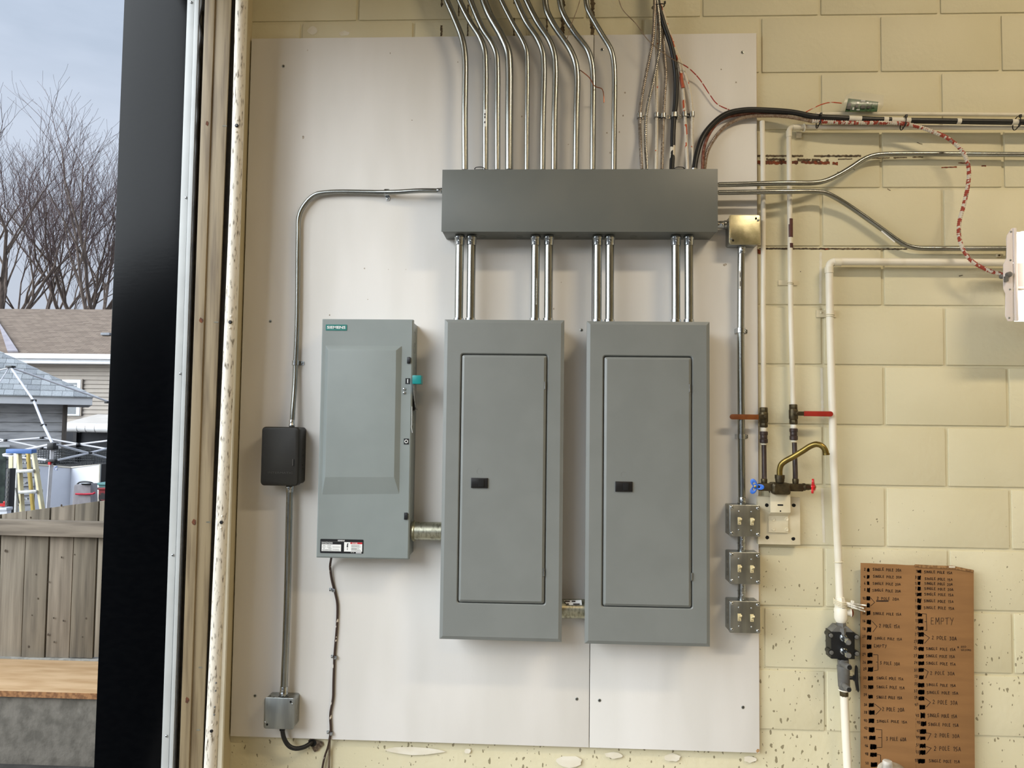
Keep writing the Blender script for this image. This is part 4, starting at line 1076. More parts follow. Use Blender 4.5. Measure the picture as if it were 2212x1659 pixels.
# loose thin wires
def wire(seq, d, rpx, m_, lab):
    mb = MB().tube(crom(PX(seq, d), .008), rpx/S(d), 6)
    single('loose_wire', mb, m_, lab, 'wire')
seqA = [(1325,-60,.09),(1337,0,.085),(1345,20.6,.085),(1372.7,50.4,.08),(1402.5,89.3,.08),(1448,124.9,.075),(1475.8,139.7,.06),(1487,146.6,.05),(1510,169.5,.035),(1533,204,.03),(1549,224.5,.03),(1579,239,.032)]
t = thing('loose_wire', 'thin red and white wire crossing the cable bundle diagonally', 'wire', P(1579, 239, .03))
part('bare_end', MB().tube(crom(PX(seqA[:7], 0), .008), .9/S(.08), 6), M_THIN, t)
part('painted_end', MB().tube(crom(PX(seqA[6:], 0), .008), 1.15/S(.03), 6), M_THINR, t)
wire([(1258,-30,.1),(1252.7,0,.1),(1246,22,.1),(1240.6,36,.1),(1232,60,.1),(1226,80,.1),(1222,92,.095)], .1, .9, M_THIN, 'thin wire hanging in front of the ninth conduit at the top')
wire([(1250,150,.06),(1258,155,.09),(1274,168.8,.1),(1284,185.6,.1),(1301,192.9,.07),(1304,205,.06),(1304.5,221.8,.06)], .1, 1.0, M_COPPER, 'bare copper wire end curling behind the conduits')

# ------------------------------------------------------------------ lower left cables
t = thing('black_cable', 'short black cable curving from lower left box into the wall hole', 'cable', P(610, 1576, .05))
part('sheath', MB().tube(crom(PX([(610,1572,.05),(610.5,1580,.05),(614,1595.8,.045),(624.5,1611.6,.04),(639,1617,.035),(658.8,1613,.025),(670,1606,.012),(677,1601,.0)], 0), .008), 4.7/S(.04), 12), M_RUBBER, t)
mb = MB(); lathe(mb, P(610, 1575, .05), (0, 0, -1), [(0, .0095), (.004, .0095), (.005, .0078)], 12); part('bushing', mb, M_BLACK, t)
t = thing('brown_wire', 'thin dark brown wire with paint spots hanging below the safety switch', 'wire', P(712, 1600, .02))
seqB = [(716,1203,.06),(714.5,1212,.04),(713,1223,.03),(715.5,1245,.026),(719,1262,.024),(723.8,1280,.023),(728.4,1302.8,.023),(728,1348.5,.023),(722.7,1414.8,.023),(720.4,1474,.023),(719.3,1508,.023),(713.6,1542.7,.023),(714.5,1577,.023),(711.5,1600,.022)]
part('wire', MB().tube(crom(PX(seqB, 0), .008), 2.6/S(.023), 8), M_BROWNW, t)
part('strand', MB().tube(crom(PX([(711.5,1600,.022),(708,1615,.014),(701,1636,.01),(696.4,1659,.01),(690,1720,.01)], 0), .008), 2.2/S(.01), 8), M_BROWNW, t)
part('strand', MB().tube(crom(PX([(712,1600,.02),(711.5,1615,.012),(711,1640,.01),(710.5,1659,.01),(709,1720,.01)], 0), .008), 2.4/S(.01), 8), mat('grey_brown_wire', (112, 98, 82), (90, 76, 62), .6, scale=60), t)
for (x, y, w) in ((717, 1275, 5), (721, 1420, 0), (712, 1584, 0)):
    c = P(x+4, y, .023)
    mb = MB().box(c.x-0.0045, c.x+0.0048, -0.0285, -0.018, c.z-0.0055, c.z+0.0055).box(c.x-0.017, c.x-0.003, -0.0205, -0.018, c.z-0.004, c.z+0.007)
    o = part('clip', mb, M_ZINC, t, 0.0008)
    part('screw', screw_head(MB(), (c.x-0.0115, -0.0205, c.z+0.0015), .0038, .003), M_ZINC, o)

# ------------------------------------------------------------------ painted pipes along the wall
def pipe(lab, seq, d, wpx, m_, rad=None, extra=None, name='water_pipe'):
    pts = PX(seq, d)
    t = thing(name, lab, 'pipe', pts[-1])
    path = fillet(pts, rad, 8) if rad else crom(pts, 0.03)
    part('pipe', MB().tube(path, wpx/2/S(d), 14), m_, t)
    return t
DPI = 0.03
wp1 = pipe('left white water pipe down to the brown handled valve', [(1646.5,262),(1648,330),(1648.8,500),(1649,700),(1649.5,884)], DPI, 10.4, M_PIPEW)
wp2 = pipe('right white water pipe with worn brown patch, down to the red handled valve', [(2600,276),(1704,274.5),(1705.8,454),(1708,660),(1713.6,884)], DPI, 10.8, M_PIPEW, rad=0.02)
# elbow sleeve, worn patch and strap
mb = MB(); mb.tube(PX([(1706.6,473),(1706.9,513)], DPI), 5.75/S(DPI), 14); part('bare_patch', mb, mat('bare_brown_pipe', (86, 42, 36), (74, 36, 32), .5, scale=60), wp2, label='worn brown patch')
mb = MB(); mb.tube(PX([(1707.2,526),(1707.4,536)], DPI), 5.7/S(DPI), 14); part('bare_patch', mb, MATS['bare_brown_pipe'], wp2)
mb = MB(); ring(mb, P(1737, 276, DPI), (1, 0, .05), 7.2/S(DPI), .0028, 18, 6); c = P(1725, 291, .008); mb.box(c.x-.009, c.x+.009, -.012, -.0055, c.z-.012, c.z+.010)
part('strap', mb, M_PIPE, wp2)
mb = MB(); mb.tube(PX([(1712,275),(1728,275)], DPI), 6.4/S(DPI), 14); mb.tube(PX([(1704.2,283),(1704.4,296)], DPI), 6.2/S(DPI), 14); part('elbow_sleeve', mb, M_PIPE, wp2)
pipe('thin cream pipe under the circuit board along the wall', [(1762,247),(1900,246),(2212,248),(2600,249)], .025, 8.5, M_PIPE, name='wall_pipe')
# wall clips on right water pipe
mb = MB(); c = P(1703, 612, .007); mb.box(c.x-.034, c.x+.03, -.0085, -.0052, c.z-.007, c.z+.010); 
for dz in (0.0, .005): ring(mb, P(1707.8, 614, DPI)+Vector((0, 0, dz)), (0.1, 0, 1), 6.2/S(DPI), .0013, 18, 5)
part('clip', mb, M_CREAMST, wp2)
ap = pipe('wide off-white air pipe turning down to the black valve block', [(2190,567.5),(1791,565),(1792,640),(1795,777),(1797.7,869),(1801,1006),(1806.7,1112),(1811,1208.5),(1814.5,1300)], .035, 15.6, M_PIPEW, rad=0.022, name='air_pipe')
mb = MB(); mb.tube(PX([(1801,566),(1816,566.3)], .035), 9.2/S(.035), 16); mb.tube(PX([(1790.6,577),(1791,590)], .035), 9.0/S(.035), 16); part('elbow_sleeve', mb, M_PIPE, ap)
mb = MB(); c = P(1783, 678, .007); mb.box(c.x-.03, c.x+.036, -.0085, -.0052, c.z-.012, c.z+.012)
for dz in (-.003, .003): ring(mb, P(1793, 682, .035)+Vector((0, 0, dz)), (0.1, 0, 1), 8.6/S(.035), .0014, 20, 5)
o = part('clip', mb, M_CREAMST, ap)
part('screw', screw_head(MB(), P(1774, 675, .0087), .004, .003), M_CREAMST, o)
mb = MB(); ring(mb, P(1811.5, 1213, .035), (-.12, 0, 1), 9.8/S(.035), .0014, 20, 5); part('clip', mb, M_CREAMST, ap)
# old joint filler strips beside the pipe
smear('filler_strip', 1773, 545, 1772, 655, 6, M_PATCH, .95, rag=.3)
smear('filler_strip', 1774.5, 795, 1777, 905, 6, M_PATCH, .95, rag=.3)
smear('filler_strip', 1776, 1055, 1780, 1172, 6, M_PATCH, .95, rag=.3)

# ------------------------------------------------------------------ shut-off valves
def valve(x, y0, lab, side, hmat, name_h, dx_end):
    d = DPI+.002; s = S(d)
    def pt(y): return P(x+ (y-y0)*dx_end, y, d)
    t = thing('shutoff_valve', lab, 'valve', pt(y0+75))
    ax = (pt(y0+60)-pt(y0)).normalized()
    def seg(name, ya, yb, w, m_, prof=None, sg=8):
        mb = MB(); L = (pt(yb)-pt(ya)).length; r = w/2/s
        lathe(mb, pt(ya), ax, [(0, r*.9), (L*.12, r), (L*.88, r), (L, r*.9)], sg); return part(name, mb, m_, t)
    seg('nut', y0, y0+11, 17.5, M_BRONZE)
    seg('body', y0+10, y0+33, 18.5, M_BRONZE, sg=16)
    seg('nut', y0+33, y0+43, 17.5, M_BRONZE)
    seg('union', y0+43, y0+52, 12.5, M_PIPEW, sg=16)
    seg('coupling', y0+52, y0+60, 17.0, M_PIPEBLK, sg=16); seg('coupling', y0+59, y0+70, 15.0, M_PIPEBLK, sg=16); seg('coupling', y0+68, y0+77, 17.0, M_PIPEBLK, sg=16)
    seg('sleeve', y0+77, y0+81, 12, M_PIPE, sg=14)
    st = pt(y0+20)+Vector((side*.003, -.012, 0))
    mb = MB(); lathe(mb, st, (0, -1, 0), [(0, .008), (.014, .008), (.014, .0055), (.019, .0055), (.020, .003)], 6); part('stem', mb, M_BRONZE, t)
    # lever
    yl_ = st.y-.015
    L = .098; h = .0085; sg = side
    base = Vector((st.x, yl_, st.z))
    def lv(u0, u1, w0, w1, tip=False, dz=0):
        poly = [(st.x+sg*u0, st.z-w0+dz), (st.x+sg*u1, st.z-w1+dz)]
        if tip:
            for k in range(1, 6):
                a = -math.pi/2+math.pi*k/6; poly.append((st.x+sg*(u1+w1*math.cos(a)), st.z+dz+w1*math.sin(a)))
        poly += [(st.x+sg*u1, st.z+w1+dz), (st.x+sg*u0, st.z+w0+dz)]
        return poly
    hd = part('lever', MB().prism(lv(0, .026, .007, .007), yl_-.003, yl_), M_BRONZE, t, .0006)
    part('grip', MB().prism(lv(.022, .108, .0085, .0088, True, -.002 if sg < 0 else 0), yl_-.0045, yl_+.0015), hmat, hd, .0014, label=name_h)
    return t, pt
v1, p1f = valve(1649.5, 880, 'dark bronze shutoff valve with brown handle pointing left', -1, M_BRNH, 'brown handle grip', 0.003)
v2, p2f = valve(1713.5, 873.5, 'dark bronze shutoff valve with red handle pointing right', 1, M_REDH, 'red handle grip', 0.014)

# ------------------------------------------------------------------ faucet
DF = 0.075
fc = thing('faucet', 'aged brass wall faucet with swan spout, blue and red handles', 'faucet', P(1686, 1060, DF))
for (xa, ya, xb, yb) in ((1650.2, 960, 1650.8, 1036), (1716, 956, 1718, 1036)):
    part('supply_pipe', MB().tube(PX([(xa, ya, DPI), (xb, yb-14, DPI+.006), (xb, yb+8, DF-.02)], 0), 5.2/S(.05), 12), M_PIPEBLK, fc)
for (x, y) in ((1650.5, 1034), (1718.4, 1034)):
    mb = MB(); lathe(mb, P(x, y, DF-.015), (0, 0, -1), [(0, 6/S(DF)), (.004, 6.8/S(DF)), (.012, 6.4/S(DF)), (.016, 6.0/S(DF))], 14); part('inlet', mb, M_BRONZE, fc)
a, b = P(1640, 1051.5, DF-.012), P(1733, 1052, DF-.012)
part('body', MB().box(a.x, b.x, a.y-.013, a.y+.012, a.z-.0125, a.z+.012), M_BRONZE, fc, .003)
x0, x1, z0, z1 = R(1667, 1043, 1706, 1068, DF)
part('centre_block', MB().loft([(x0, x1, z0, z1, .008, -.04), (x0, x1, z0, z1, .008, -DF-.008), (x0+.006, x1-.006, z0+.006, z1-.004, .006, -DF-.014)]), M_BRONZE, fc)
mb = MB(); lathe(mb, P(1684.5, 1042, DF-.002), (0, 0, 1), [(0, 8.5/S(DF)), (.008, 9.5/S(DF)), (.012, 9.5/S(DF)), (.0125, 10.2/S(DF)), (.024, 10.2/S(DF)), (.0245, 9.4/S(DF))], 18); part('spout_collar', mb, M_BRONZE, fc)
sp_ = crom(PX([(1684.3,1030,DF),(1684.3,1015,DF),(1688,1003,DF+.004),(1697,995.5,DF+.01),(1712,987.5,DF+.02),(1735,973.5,DF+.04),(1751,963.5,DF+.055),(1764,959.5,DF+.065),(1775,963,DF+.072),(1782,971,DF+.075),(1784.5,981.5,DF+.075)], 0), .006)
so = part('spout', MB().tube(sp_, 6.1/S(DF+.04), 16), M_BRASS, fc, label='brass swan neck spout')
mb = MB(); lathe(mb, sp_[-1]+Vector((0, 0, .004)), (.1, 0, -1), [(0, 6.8/S(.15)), (.006, 7.0/S(.15)), (.0065, 5.2/S(.15)), (.003, 5.0/S(.15))], 16); part('spout_tip', mb, M_BRASS, so)
def wheel(c, axis, m_, R_, lab, tw=0.0):
    """three-lobed handwheel"""
    axis = Vector(axis).normalized(); u = Vector((0, 0, 1)); u = (u-axis*u.dot(axis)).normalized(); w = axis.cross(u)
    mb = MB(); pts = []
    for k in range(48):
        a = 2*math.pi*k/48+tw
        rad = R_*(0.66+0.34*math.cos(3*(a-tw)))
        pts.append(c+u*math.cos(a)*rad+w*math.sin(a)*rad)
    n = len(pts); t_ = .006
    outer = [(c+(p-c)*1.0) for p in pts]
    vs = []
    for sc_, off in ((1.0, -t_*.5), (1.0, t_*.5), (.55, t_*.5), (.55, -t_*.5)):
        vs += [c+(p-c)*1.0*sc_*(1 if sc_ == 1 else 1)+axis*off for p in outer]
    fs = []
    for l_ in range(4):
        j = (l_+1) % 4
        for k in range(n): fs.append((l_*n+k, l_*n+(k+1) % n, j*n+(k+1) % n, j*n+k))
    mb.add(vs, fs)
    lathe(mb, c-axis*.006, axis, [(0, R_*.30), (.010, R_*.30), (.012, R_*.2)], 14)
    for k in range(3):
        a = tw+2*math.pi*k/3+math.pi/3
        mb.tube([c, c+(u*math.cos(a)+w*math.sin(a))*R_*.3], .003, 6)
    o = part('handle', mb, m_, fc, .0008, lab)
    lathe(mb2 := MB(), c+axis*.006, axis, [(0, .0045), (.002, .0045), (.0025, .003)], 10); part('screw', mb2, M_BRASS, o)
wheel(P(1632.5, 1051, DF+.02), (-.55, -.9, .05), M_BLUEH, .0275, 'blue three-lobed handle', tw=.5)
wheel(P(1757, 1051.5, DF+.012), (.9, -.52, 0), M_REDW, .027, 'red three-lobed handle', tw=.25)
mb = MB(); lathe(mb, P(1732, 1052, DF-.012), (1, -.05, 0), [(0, .0105), (.004, .0125), (.010, .0125), (.012, .010), (.022, .010), (.034, .0065)], 14); part('bonnet', mb, M_BRONZE, fc)
mb = MB(); lathe(mb, P(1645, 1051.5, DF-.012), (-1, -.6, 0), [(0, .0105), (.004, .0125), (.010, .0125), (.012, .009), (.024, .006)], 14); part('bonnet', mb, M_BRONZE, fc)
# mounting board and bracket
bb = thing('mounting_board', 'cream painted wood board with four holes behind the faucet', 'board', P(1683, 1176, .02))
x0, x1, z0, z1 = R(1637.5, 1073.5, 1728.8, 1176.5, .036)
part('board', MB().box(x0, x1, -.036, -.0058, z0, z1), M_CREAMST, bb, .002)
for (x, y) in ((1656.5, 1091), (1714.5, 1091.5), (1657.5, 1161), (1713.5, 1164)):
    c = P(x, y, .0363); part('hole', MB().add([(c.x+(.0058+.0012*random.random())*math.cos(k*.5236), -.0364, c.z+(.0055+.0014*random.random())*math.sin(k*.5236)) for k in range(12)], [tuple(range(12))]), M_VOID, bb)
br = thing('faucet_bracket', 'cream steel bracket plate with slot below the faucet', 'bracket', P(1685, 1150, .04))
ux0, ux1, uz0, uz1 = R(1663.7, 1062, 1707, 1107, .062); lx0, lx1, lz0, lz1 = R(1664, 1114, 1706.5, 1150.4, .039)
prof = [(-.0655, uz1+.004), (-.0655, uz0), (-.0425, lz1), (-.0425, lz0), (-.0365, lz0), (-.0365, lz1), (-.06, uz0), (-.06, uz1+.004)]
vs = [(x, y, z) for x in (ux0, ux1) for y, z in prof]
part('plate', MB().add(vs, [tuple(range(8)), tuple(range(15, 7, -1))]+[(i, (i+1) % 8, 8+(i+1) % 8, 8+i) for i in range(8)]), M_CREAMST, br, .0012)
c = P(1685.7, 1091, .0658); part('slot', MB().loft([(c.x-.0095, c.x+.0095, c.z-.0026, c.z+.0026, .0024, -.0659), (c.x-.0095, c.x+.0095, c.z-.0026, c.z+.0026, .0024, -.0652)]), M_VOID, br)
c = P(1686, 1104, .0658); part('hole', MB().add([(c.x+.0026*math.cos(k*.7854), -.0659, c.z+.0028*math.sin(k*.7854)) for k in range(8)], [tuple(range(8))]), M_VOID, br)
for (x, y) in ((1670.7, 1122.2), (1699.5, 1121.5), (1670.7, 1143.2), (1699.5, 1143.9)):
    mb = MB(); lathe(mb, P(x, y, .0425), (0, -1, 0), [(0, .0062), (.0012, .0062), (.002, .005), (.0012, .0035)], 14); part('rivet', mb, M_CREAMST, br)

# ------------------------------------------------------------------ air valve block
av = thing('air_valve_block', 'black air distribution block with four nozzles on the air pipe', 'air valve', P(1822, 1505, .04))
s = S(.04)
def lsec(name, xa, ya, xb, yb, prof, m_, seg=16, d=.04):
    a, b = P(xa, ya, d), P(xb, yb, d); L = (b-a).length; mb = MB()
    lathe(mb, a, (b-a), [(u*L, w/2/s) for u, w in prof], seg); return part(name, mb, m_, av)
lsec('tee_hex', 1814.5, 1290, 1815, 1315, [(0, 17), (.3, 20), (.32, 22), (1, 22)], M_PIPEW, 6)
lsec('tee', 1815.5, 1312, 1816.5, 1344, [(0, 22), (.1, 26), (.75, 26), (.95, 21), (1, 19)], M_PIPEW)
a = P(1824, 1323, .04); mb = MB(); lathe(mb, a, (1, -.15, 0), [(0, 6.5/s), (.018, 6.5/s), (.0182, 8.5/s), (.021, 8.5/s)], 14); o = part('side_port', mb, M_PIPEW, av)
mb = MB(); lathe(mb, a+Vector((.0215, -.003, 0)), (1, -.5, 0), [(0, 8.2/s), (.003, 8.2/s), (.006, 5/s), (.007, 2/s)], 16); part('copper_disc', mb, M_COPPER, o)
# wound wire and rods
mb = MB()
for k in range(4): ring(mb, P(1815, 1297+k*3.2, .04), (.2, -.15, 1), 13.2/s, .0016, 18, 5)
part('wire_binding', mb, M_CREAMST, av)
qx0, qx1, qz0, qz1 = R(1838.5, 1297, 1844.5, 1314, .06)
part('tag', MB().loft([(qx0, qx1, qz0, qz1, .003, -.064), (qx0, qx1, qz0, qz1, .003, -.057)]), M_PATCH, av, label='white tag')
for (xa, ya, xb, yb) in ((1828, 1302, 1872, 1308), (1828, 1304, 1866, 1314.5), (1830, 1308, 1869, 1321)):
    part('rod', MB().tube(PX([(xa, ya, .05), (xb, yb, .09)], 0), .0024, 7), mat('pale_rod', (222, 214, 198), (150, 138, 118), .5, scale=80), av)
x0, x1, z0, z1 = R(1795, 1365.5, 1847, 1424, .06)
cx = (x0+x1)/2
part('adapter', MB().prism([(x0+.002, z1-.001), (cx-.017, z1+.018), (cx+.016, z1+.018), (x1-.002, z1-.001)], -.058, -.016), M_GREYP, av, .002)
lsec('adapter_hex', 1817, 1345, 1818.5, 1369, [(0, 19), (.35, 19), (.4, 24), (1, 24)], M_GREYP, 6, .045)
part('block', MB().box(x0, x1, -.06, -.012, z0, z1), M_BLACK, av, .0025)
for (x, y) in ((1793.8, 1372), (1849.5, 1375.5), (1795, 1409), (1850.3, 1411.5)):
    mb = MB(); c = P(x, y, .06); lathe(mb, c+Vector((0, .03, 0)), (0, -1, 0), [(0, 5.6/s), (.032, 5.6/s), (.032, 4.2/s), (.034, 4.0/s)], 16)
    o = part('boss', mb, M_BLACK, av)
    mb = MB(); lathe(mb, c+Vector((0, -.0035, 0)), (0, -1, 0), [(0, 4.3/s), (.0015, 4.3/s), (.002, 3.6/s)], 16); part('cap', mb, M_GREYP, o)
def nozzle(xa, ya, xb, yb, m_, w, d0=.058):
    a, b = P(xa, ya, d0), P(xb, yb, d0+.055); ax = b-a; L = ax.length; mb = MB()
    lathe(mb, a, ax, [(0, w*1.15/2/s), (.004, w*1.15/2/s), (.005, w*.85/2/s), (L*.55, w*.8/2/s), (L*.56, w/2/s), (L*.9, w/2/s), (L, w*.8/2/s)], 14)
    o = part('nozzle', mb, m_, av)
    mb = MB(); lathe(mb, b, ax, [(0, w*.36/s), (.002, w*.36/s), (.0025, w*.15/s)], 12); part('tip', mb, M_GREYP if m_ is not M_GREYP else M_BLACK, o)
nozzle(1821.5, 1377, 1833, 1388, M_ZINC, 13); nozzle(1822, 1406, 1833.5, 1416, M_ZINC, 13)
lsec('lower_barrel', 1821, 1424, 1823.5, 1490, [(0, 22), (.2, 22), (.22, 25), (.9, 23), (1, 17)], M_GREYP)
nozzle(1819, 1433, 1835, 1442, M_GREYP, 13, .05); nozzle(1821.5, 1478, 1834, 1490, M_GREYP, 12, .05)
part('gasket', ring(MB(), P(1821.5, 1491, .04), (.1, 0, 1), 9/s, .0022, 18, 6), M_PIPEW, av)
lsec('end_fitting', 1822.8, 1491, 1823.8, 1507, [(0, 16), (.2, 18), (.6, 18), (1, 15)], M_BRONZE, 8)
c = P(1846, 1463, .05)
mb = MB(); lathe(mb, P(1832, 1464, .045), (1, -.1, 0), [(0, .006), (.016, .006), (.017, .010), (.026, .010), (.028, .006)], 12); hb = part('knob_stem', mb, M_BLACK, av)
part('wing_handle', MB().prism([(c.x-.003, c.z+.012), (c.x-.001, c.z+.036), (c.x+.002, c.z+.042), (c.x+.005, c.z+.036), (c.x+.006, c.z+.01), (c.x+.006, c.z-.008), (c.x+.009, c.z-.036), (c.x+.006, c.z-.044), (c.x+.001, c.z-.036), (c.x-.003, c.z-.01)], -.066, -.054), M_BLACK, hb, .002)
pipe('lower off-white air pipe below the black valve block', [(1823.5,1503),(1827,1584),(1831,1659),(1838,1800)], .04, 16.5, M_PIPEW, name='air_pipe')

# ------------------------------------------------------------------ circuit board in a clear blister
pc = thing('circuit_board', 'small green circuit board in a clear plastic shell on the pipe', 'circuit board', P(1858, 241.5, .05))
q = [P(1825, 241.5, .052), P(1832, 213.5, .04), P(1897, 221, .04), P(1894, 241.5, .052)]
nrm = (q[1]-q[0]).cross(q[3]-q[0]).normalized()
if nrm.y > 0: nrm = -nrm
def slab(qs, t_): 
    a = [Vector(v) for v in qs]; b = [v+nrm*t_ for v in a]
    return MB().add(a+b, [(3,2,1,0),(4,5,6,7),(0,1,5,4),(1,2,6,5),(2,3,7,6),(3,0,4,7)])
bo_ = part('board', slab(q, .0025), M_PCB, pc)
def onb(u, v): return q[0].lerp(q[3], u).lerp(q[1].lerp(q[2], u), v)+nrm*.0026
for (u0, u1, v0, v1, m_, h) in ((.30,.38,.62,.78,M_WHITE,.002),(.62,.68,.7,.84,M_WHITE,.002),(.46,.60,.2,.5,M_BLACK,.003),(.28,.36,.25,.5,M_BLACK,.004),(.66,.74,.22,.48,M_BLACK,.004),(.2,.26,.1,.3,M_SEAL,.002),(.34,.44,.06,.16,M_SEAL,.002),(.02,.14,.1,.6,M_BLACK,.004),(.8,.9,.3,.8,MATS['green_circuit_board'],.003),(.42,.56,.84,.96,M_SEAL,.002)):
    part('component', slab([onb(u0, v0), onb(u0, v1), onb(u1, v1), onb(u1, v0)], h), m_, bo_)
sh = [P(1814, 242, .03), P(1827.4, 205.5, .02), P(1901, 216, .02), P(1899.7, 242, .03)]
mb = MB()
a = [Vector(v) for v in sh]; cen = (a[0]+a[1]+a[2]+a[3])/4; b = [cen+(v-cen)*.9+Vector((0, -.045, -.001)) for v in a]
mb.add(a+b, [(4,5,6,7),(0,1,5,4),(1,2,6,5),(2,3,7,6),(3,0,4,7),(3,2,1,0)]); part('clear_shell', mb, M_CLEAR, pc, .003, label='clear plastic shell')
part('lead', MB().tube(crom(PX([(1818,223,.045),(1808,222,.045),(1796.6,221,.045),(1780,224,.045),(1762,231,.048),(1748.5,238,.052),(1741,242,.055)], 0), .006), 1.1/S(.045), 6), mat('orange_wire', (200, 84, 50), (220, 200, 180), .5, scale=40, lo=.55, hi=.6), pc, label='orange lead')

# ------------------------------------------------------------------ wall lamp at the right edge
DLF = 0.17
lf = thing('wall_lamp', 'white twin-panel lamp fixture, lit, at the right edge of the wall', 'lamp', P(2185, 690, .05))
def LP(u, v, d=DLF): return P(2120+u/6.38, 460+v/6.38, d)
poly = [(352,310),(418,212),(432,208),(432,1492),(368,1490),(332,1420),(335,1110),(305,1040),(305,715),(348,620)]
pts = [LP(u, v) for u, v in poly]
part('end_plate', MB().prism([(p.x, p.z) for p in pts], -DLF, -DLF+.003), M_FIXT, lf, .0008)
e0, e1 = LP(430, 208), LP(497, 1492)
part('end_cap', MB().box(e0.x, LP(488, 800).x, -DLF-.005, -DLF+.0028, e1.z, e0.z), M_FIXT, lf, .003)
xe = e1.x; XR = xe+1.1
for (va, vb) in ((255, 680), (1062, 1488)):
    za, zb = LP(560, va).z, LP(560, vb).z
    # tapered reflector with a lit diffuser
    part('reflector', MB().add([(xe-.002, -DLF+.006, zb), (xe-.002, -DLF+.006, za), (XR, -DLF+.006, za), (XR, -DLF+.006, zb),
                                (xe-.002, -DLF+.045, zb+.01), (xe-.002, -DLF+.045, za-.01), (XR, -DLF+.045, za-.01), (XR, -DLF+.045, zb+.01)],
         [(4,5,6,7),(0,4,7,3),(1,2,6,5),(0,1,5,4),(3,7,6,2)]), M_FIXT, lf)
    part('diffuser', MB().add([(xe+.002, -DLF+.002, zb+.001), (xe+.016, -DLF-.006, za-.001), (XR, -DLF-.006, za-.001), (XR, -DLF+.002, zb+.001),
                               (xe+.002, -DLF+.02, zb+.001), (xe+.016, -DLF+.02, za-.001), (XR, -DLF+.02, za-.001), (XR, -DLF+.02, zb+.001)],
         [(0,1,2,3),(7,6,5,4),(0,4,5,1),(1,5,6,2),(2,6,7,3),(3,7,4,0)]), M_LED, lf, label='lit white diffuser')
zc0, zc1 = LP(500, 1018).z, LP(500, 690).z
part('spine', MB().box(xe-.001, XR, -DLF-.002, -DLF+.06, zc0, zc1), M_FIXT, lf, .002)
for (u, v) in ((407, 258), (400, 650), (392, 1053), (382, 1445)):
    part('screw', screw_head(MB(), LP(u, v), .0032, .002), M_BOXST, lf)
mb = MB(); c = LP(345, 880)
lathe(mb, c+Vector((.004, .0, .006)), (0, -1, 0), [(0, .0085), (.012, .0085), (.013, .006)], 12); lathe(mb, LP(280, 870)+Vector((0, .01, 0)), (1, -.1, 0), [(0, .006), (.004, .0075), (.016, .0075), (.018, .009), (.022, .009)], 12)
mb.box(c.x-.009, c.x-.001, c.y-.012, c.y, c.z-.017, c.z)
part('cable_fitting', mb, M_GREYP, lf, label='grey cable fitting')
mb = MB(); mb.tube([LP(520, 300)+Vector((.2, .17, 0)), LP(520, 300)+Vector((.2, .03, 0))], .004, 8); mb.tube([LP(520, 300)+Vector((.9, .17, 0)), LP(520, 300)+Vector((.9, .03, 0))], .004, 8); part('hanger', mb, M_ZINC, lf)
ld = bpy.data.lights.new('wall_lamp_light', 'AREA'); ld.shape = 'RECTANGLE'; ld.size = 1.0; ld.size_y = .16; ld.energy = 10; ld.color = (1, .95, .85)
lo = bpy.data.objects.new('wall_lamp_light', ld); COL.objects.link(lo); lo.location = ((xe+XR)/2, -DLF-.02, LP(500, 850).z); lo.rotation_euler = (math.radians(90), 0, 0)
c = P(2158, 552, .01); mb = MB().box(c.x-.009, c.x+.006, -.012, -.0056, c.z-.006, c.z+.006); o = single('wall_clip', mb, M_CREAMST, 'small cream clip on the wall left of the lamp', 'clip', bevel=.001)
part('screw', screw_head(MB(), (c.x-.001, -.012, c.z), .0035, .003), M_BRONZE, o)

# ------------------------------------------------------------------ cardboard sheet with handwriting
DCB = 0.03
cb = thing('cardboard_sheet', 'brown cardboard sheet with handwritten breaker list, against the wall', 'cardboard', P(1983, 1700, DCB))
topc = [(1860,1216.5),(1880,1217),(1905,1218.5),(1935,1219.5),(1958,1221),(1976,1221.5),(1978,1219.5),(1996,1221),(1998,1222.5),(2025,1222),(2040,1223),(2058,1222.5),(2066,1226),(2084,1228),(2103.5,1231.5)]
poly = [P(x, y, DCB) for x, y in topc] + [P(2104, 1400, DCB), P(2106, 1659, DCB), P(2107, 1845, DCB), P(1859.7, 1845, DCB), P(1860, 1659, DCB), P(1859, 1385, DCB), P(1860, 1240, DCB)]
part('sheet', MB().prism([(p.x, p.z) for p in poly], -DCB, -DCB+.005), M_CARD, cb, .0008)
part('flap_edge', MB().prism([(P(x, y, DCB).x, P(x, y, DCB).z) for x, y in ((1978,1219),(2010,1221),(2060,1222.5),(2103,1231.5),(2103,1236),(2060,1229),(1985,1226))], -DCB-.0022, -DCB+.001), M_CARDE, cb, .0006)
for (x0_, x1_, y_) in ((1975, 1996, 1222), (2049, 2062, 1224.3)):
    part('torn_edge', MB().box(P(x0_, y_, DCB).x, P(x1_, y_, DCB).x, -DCB-.0032, -DCB-.0006, P(x0_, y_+1.5, DCB).z, P(x0_, y_-1.5, DCB).z), M_PATCH if x0_ > 2000 else M_CARDE, cb)
a, b = P(1977, 1226, DCB), P(1979, 1840, DCB)
part('fold_line', MB().tube([a, b], .0007, 5), M_CARDE, cb)
